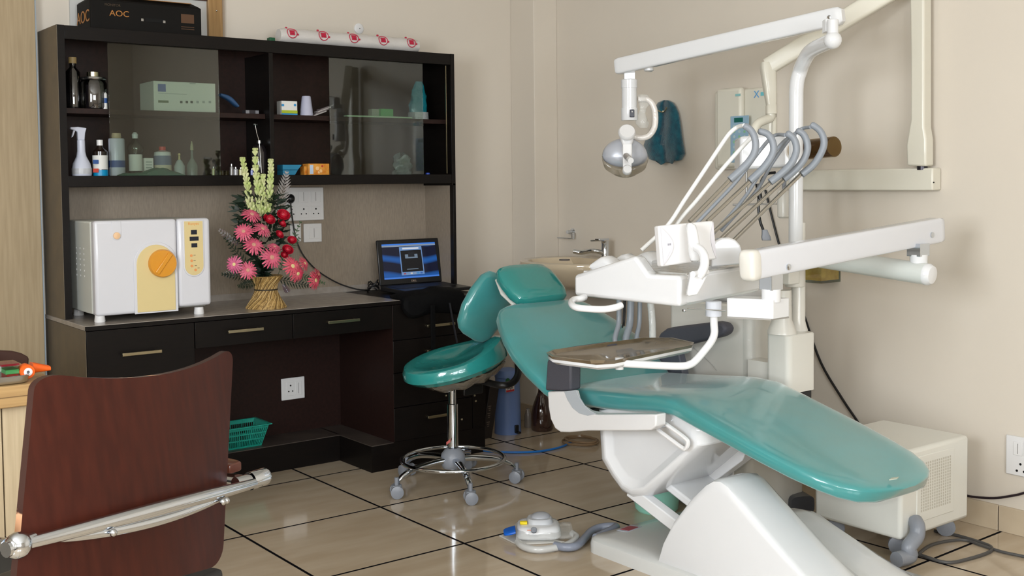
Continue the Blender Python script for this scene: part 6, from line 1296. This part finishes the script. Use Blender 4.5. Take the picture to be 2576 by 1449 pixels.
bm = NB(); q = [fz(x, y, .006) for x, y in ((1256, 1346), (1300, 1338), (1420, 1362), (1300, 1368))]; box_ = [p-V((0, 0, .005)) for p in q]; hexa(bm, box_+q); P('base_plate', bm, M('pale_base_plate', (208, 206, 200), .3), t)
bm = NB(); tube(bm, smooth([fz(1302, 1364, .016), fz(1318, 1376, .014), fz(1350, 1383, .014), fz(1390, 1379, .014), fz(1430, 1369, .016), fz(1450, 1352, .018), fz(1440, 1342, .02)], 5), .0125, 12); P('guard_bar', bm, M('pale_grey_bar', (190, 190, 188), .25, coat=.4), t)
bm = NB(); slab(bm, [(c0-uy*.012+ux*(-.085+.026*k)+V((0, 0, .020+.002*math.sin(k*2))), uy, Z_, .084+.006*math.sin(k*3), .018+.004*math.sin(k*1.7)) for k in range(9)], 2.4, 24); P('film', bm, film, t)
bm = NB(); tube(bm, smooth([fz(1395, 1372, .018), fz(1425, 1377, .018), fz(1452, 1372, .018), fz(1475, 1350, .018), fz(1490, 1335, .020), fz(1515, 1326, .022), fz(1550, 1326, .03), V((.34, -.925, .035))], 5), .0145, 14); P('hose', bm, M('blue_grey_hose', (128, 134, 148), .3), t)

# ================================================================== LEFT FOREGROUND: DESK, CHAIRS
YD = -.615
t = T('consultation_desk', 'light wood desk with thick edge at the left border of the picture', 'desk', (-2.0, YD, 0))
bm = NB(); box(bm, -3.0, -1.40, YD, YD+.50, .70, .76); P('top', bm, deskw, t, .003)
bm = NB(); box(bm, -3.0, -1.40, YD-.002, YD+.0, .7285, .7305); P('edge_groove', bm, M('groove_brown', (120, 92, 58), .6), t)
xs = on(9, 1200, 'Y', YD+.03).x
bm = NB(); box(bm, xs+.002, -1.41, YD+.03, YD+.05, .335, .70); box(bm, -3.0, xs-.002, YD+.03, YD+.05, .335, .70); P('front_panel', bm, deskp, t)
bm = NB(); box(bm, -2.95, -1.43, YD+.06, YD+.46, 0, .335); P('plinth', bm, M('dark_grey_recess', (52, 50, 46), .7), t)
zq = .76
t = T('steel_tray', 'shallow steel tray on the wooden desk holding small boxes', 'tray', (-1.62, -.50, zq))
ty0 = YD+.012; tx1 = on(80, 950, 'Y', ty0).x
bm = NB(); rings(bm, [[V((x, y, z)) for x, y in rrect(tx1-.40+i_, tx1-i_, ty0+i_, ty0+.26-i_, .03)] for i_, z in ((.012, zq), (.004, zq+.004), (0, zq+.022), (.003, zq+.024), (.009, zq+.020), (.014, zq+.004))]); P('tray', bm, steel, t)
bm = NB(); a = on(4, 940, 'Y', ty0+.05); b2 = on(50, 940, 'Y', ty0+.05); box(bm, a.x, b2.x, ty0+.05, ty0+.12, zq+.005, zq+.052); tb = T('clear_box', 'clear box with red and green contents on the steel tray', 'box', (a.x, ty0+.05, zq)); P('case', bm, clear, tb)
bm = NB(); box(bm, a.x+.014, b2.x-.002, ty0+.055, ty0+.115, zq+.006, zq+.022); P('red_content', bm, M('red_content', (170, 40, 30), .4), tb)
bm = NB(); box(bm, a.x+.012, b2.x-.001, ty0+.055, ty0+.115, zq+.0225, zq+.034); P('green_content', bm, M('green_content', (96, 190, 110), .4), tb)
bm = NB(); box(bm, a.x, b2.x, ty0+.052, ty0+.118, zq+.046, zq+.0515); P('red_lid', bm, M('red_lid', (182, 36, 56), .4), tb)
q = on(66, 940, 'Y', ty0+.06); tr = T('tape_roll', 'orange tape roll with white core on the steel tray', 'roll', (q.x, q.y, zq+.004))
orm = M('orange_plastic', (228, 96, 26), .35)
bm = NB(); lathe(bm, [(.010, 0), (.0185, 0), (.020, .002), (.020, .04), (.010, .04)], (q.x, q.y-.02, zq+.026), (0, 1, 0), 26, cap=False); P('roll', bm, orm, tr)
bm = NB(); lathe(bm, [(.004, 0), (.0115, 0), (.0115, .03), (.004, .03)], (q.x, q.y-.0225, zq+.026), (0, 1, 0), 22, cap=False); P('core', bm, M('white_core', (220, 218, 222), .4), tr)
bm = NB(); slab(bm, [(V((q.x+.022+.016*k, q.y+.03, zq+.030-.002*k)), Y_, Z_, .02, .016-.003*k) for k in range(4)], 3, 16); o = tag(P('orange_cap', bm, orm, None, loc=(q.x+.03, q.y+.03, zq+.01)), 'orange pointed plastic piece beside the tape roll', 'plastic piece'); o.name = 'orange_nozzle'
# far chair's top edge
t = T('visitor_chair', 'dark reddish-brown chair back showing its top beyond the wooden desk', 'chair', on(20, 895, 'Y', -.05))
bm = NB(); pts = []; Yc = -.05
for px, py in ((-80, 880), (0, 882), (30, 883), (55, 889), (70, 897), (73, 903), (70, 950)): pts.append(on(px, py, 'Y', Yc))
lo = V((pts[-1].x, Yc, .42)); ll = V((pts[0].x, Yc, .42)); prism(bm, pts+[lo, ll], (0, .02, 0)); P('backrest', bm, M('dark_chair_veneer', (58, 34, 28), .3), t, .004)
bm = NB(); box(bm, pts[0].x, lo.x-.02, Yc-.03, Yc+.42, .42, .45); P('seat', bm, M('dark_chair_veneer'), t, .01)
for xx in (pts[0].x+.03, lo.x-.05):
    for yy in (Yc+.0, Yc+.38): bm = NB(); tube(bm, [V((xx, yy, 0)), V((xx, yy, .43))], .012, 10); P('leg', bm, chrome, t)
# near chair
CB = [dep(90, 935, 2.12), dep(588, 868, 2.62), dep(560, 1418, 2.50), dep(35, 1520, 2.03)]  # TL TR BR BL
LB, RB = dep(20, 1365, 1.99), dep(610, 1212, 2.56)
bd = (RB-LB); bd.z = 0; bd.normalize(); FD = Z_.cross(bd)
t = T('office_chair', 'brown veneered chair seen from behind with a chrome bar, in the left foreground', 'chair', ((LB+RB)/2).to_2d().to_3d())
def bq(u, v, o=0.):
    p = (CB[3].lerp(CB[2], u)).lerp(CB[0].lerp(CB[1], u), v); bow = 4*u*(1-u); return p-FD*(.038*bow*(1)+0)+V((0, 0, -.036*bow*v*v))+FD*o+FD*(.0)*v
bm = NB(); NU, NV = 36, 30; r_c = .09; ru, rv = .085, .075
grid = []
def clampc(u, v):   # rounded-corner remap
    return u, v
ringsF = []
N = 96
def outl(s):
    rx, ry = .095, .085; o = []
    for cx_, cy2, a0, nx_, ny_ in ((1-rx, 1-ry, 0, rx, 1-ry), (rx, 1-ry, PI/2, 0, 0), (rx, ry, PI, 0, 0), (1-rx, ry, 1.5*PI, 0, 0)):
        o += [(cx_+rx*math.cos(a0+PI/2*k/8), cy2+ry*math.sin(a0+PI/2*k/8)) for k in range(9)]
        a_, b_ = o[-1], {0: (rx, 1), PI/2: (0, ry), PI: (1-rx, 0), 1.5*PI: (1, 1-ry)}[a0]
        o += [(a_[0]+(b_[0]-a_[0])*k/14, a_[1]+(b_[1]-a_[1])*k/14) for k in range(1, 14)]
    return [(.5+(x-.5)*s, .5+(y-.5)*s) for x, y in o]
rs = []
for s in (.02, .2, .4, .6, .8, .93, 1.0): rs.append([bq(u, v, 0) for u, v in outl(s)])
for s in (1.0, .93, .8, .6, .4, .2, .02): rs.append([bq(u, v, .016) for u, v in outl(s)])
vs_ = rings(bm, rs)
for f in bm.faces:
    if all(any(v in vs_[i] for v in f.verts) for i in (6, 7)) and all(v in vs_[6] or v in vs_[7] for v in f.verts): f.material_index = 1
P('backrest', bm, [redwood, M('chipped_dark_edge', (52, 30, 24), .35, rgb2=(186, 140, 106), vscale=11, rp=(.40, .43))], t, label='red-brown veneered shell with a chipped edge')
dn = V((0, 0, 1))
def barp(u, dz, o): return LB.lerp(RB, u)-FD*(o+.036*4*u*(1-u)*.75)+V((0, 0, dz))
bm = NB(); tube(bm, [barp(k/24, .008*math.sin(PI*k/24), .032) for k in range(25)], [.011+.004*math.sin(PI*k/24) for k in range(25)], 16); br_ = P('back_bar', bm, chrome, t)
bm = NB(); tube(bm, [barp(.10+.75*k/20, -.016*math.sin(PI*k/20)**.7, .028) for k in range(21)], [.009+.003*math.sin(PI*k/20) for k in range(21)], 14); P('lower_bar', bm, chrome, br_)
for px, py in ((187, 1330), (490, 1250), (478, 1240)):
    u = (px-20)/590; q = barp(u, -.012, .046); bm = NB(); ball(bm, q, .0075, 12); P('bolt_cap', bm, steel, br_)
bm = NB(); lathe(bm, [(.018, -.03), (.0185, .0), (.017, .008)], RB+bd*.0-FD*.012, (bd-FD*.25).normalized(), 24); lathe(bm, [(.021, -.01), (.021, .035), (.018, .042), (.012, .044)], RB+bd*.022-FD*.012, (bd-FD*.1).normalized(), 24); P('end_joint', bm, chrome, t)
bm = NB(); ball(bm, LB-bd*.004-FD*.03, .024, 20); tube(bm, [LB-bd*.03-FD*.03, LB+bd*.03-FD*.03], .014, 14); P('end_joint', bm, chrome, t)
for B_, s in ((RB, 1), (LB, -1)):
    bm = NB(); p0 = B_+bd*s*.012-FD*.01; tube(bm, smooth([p0, p0+FD*.10+V((0, 0, .0)), p0+FD*.34+V((0, 0, .005)), p0+FD*.43+V((0, 0, -.05)), p0+FD*.45+V((0, 0, -.3)), V((p0.x, p0.y, .03))+FD*.46, V((p0.x, p0.y, .014))+FD*.40, V((p0.x, p0.y, .014))-FD*.06], 5), .0125, 12); P('side_frame', bm, chrome, t)
    bm = NB(); a = B_+bd*s*.014+V((0, 0, .028))-FD*.0; slab(bm, [(a+FD*f+V((0, 0, dz)), bd, Z_, w2, .011) for f, w2, dz in ((.03, .020, -.002), (.045, .026, 0), (.10, .027, .004), (.25, .026, .012), (.36, .022, .006))], 5, 20); P('armrest', bm, M('armrest_veneer', (84, 42, 30), .3, coat=.3), t, .002)
sx = (LB+RB)/2; bm = NB(); c_ = V((sx.x, sx.y, .43))+FD*.22; obox(bm, c_, bd*.25, FD*.22, (0, 0, .02)); P('seat', bm, M('dark_seat_vinyl', (40, 38, 38), .45), t, .012, 3)
bm = NB(); tube(bm, [V((LB.x, LB.y, .40))+FD*.4, V((RB.x, RB.y, .40))+FD*.4], .012, 10); P('cross_bar', bm, chrome, t)
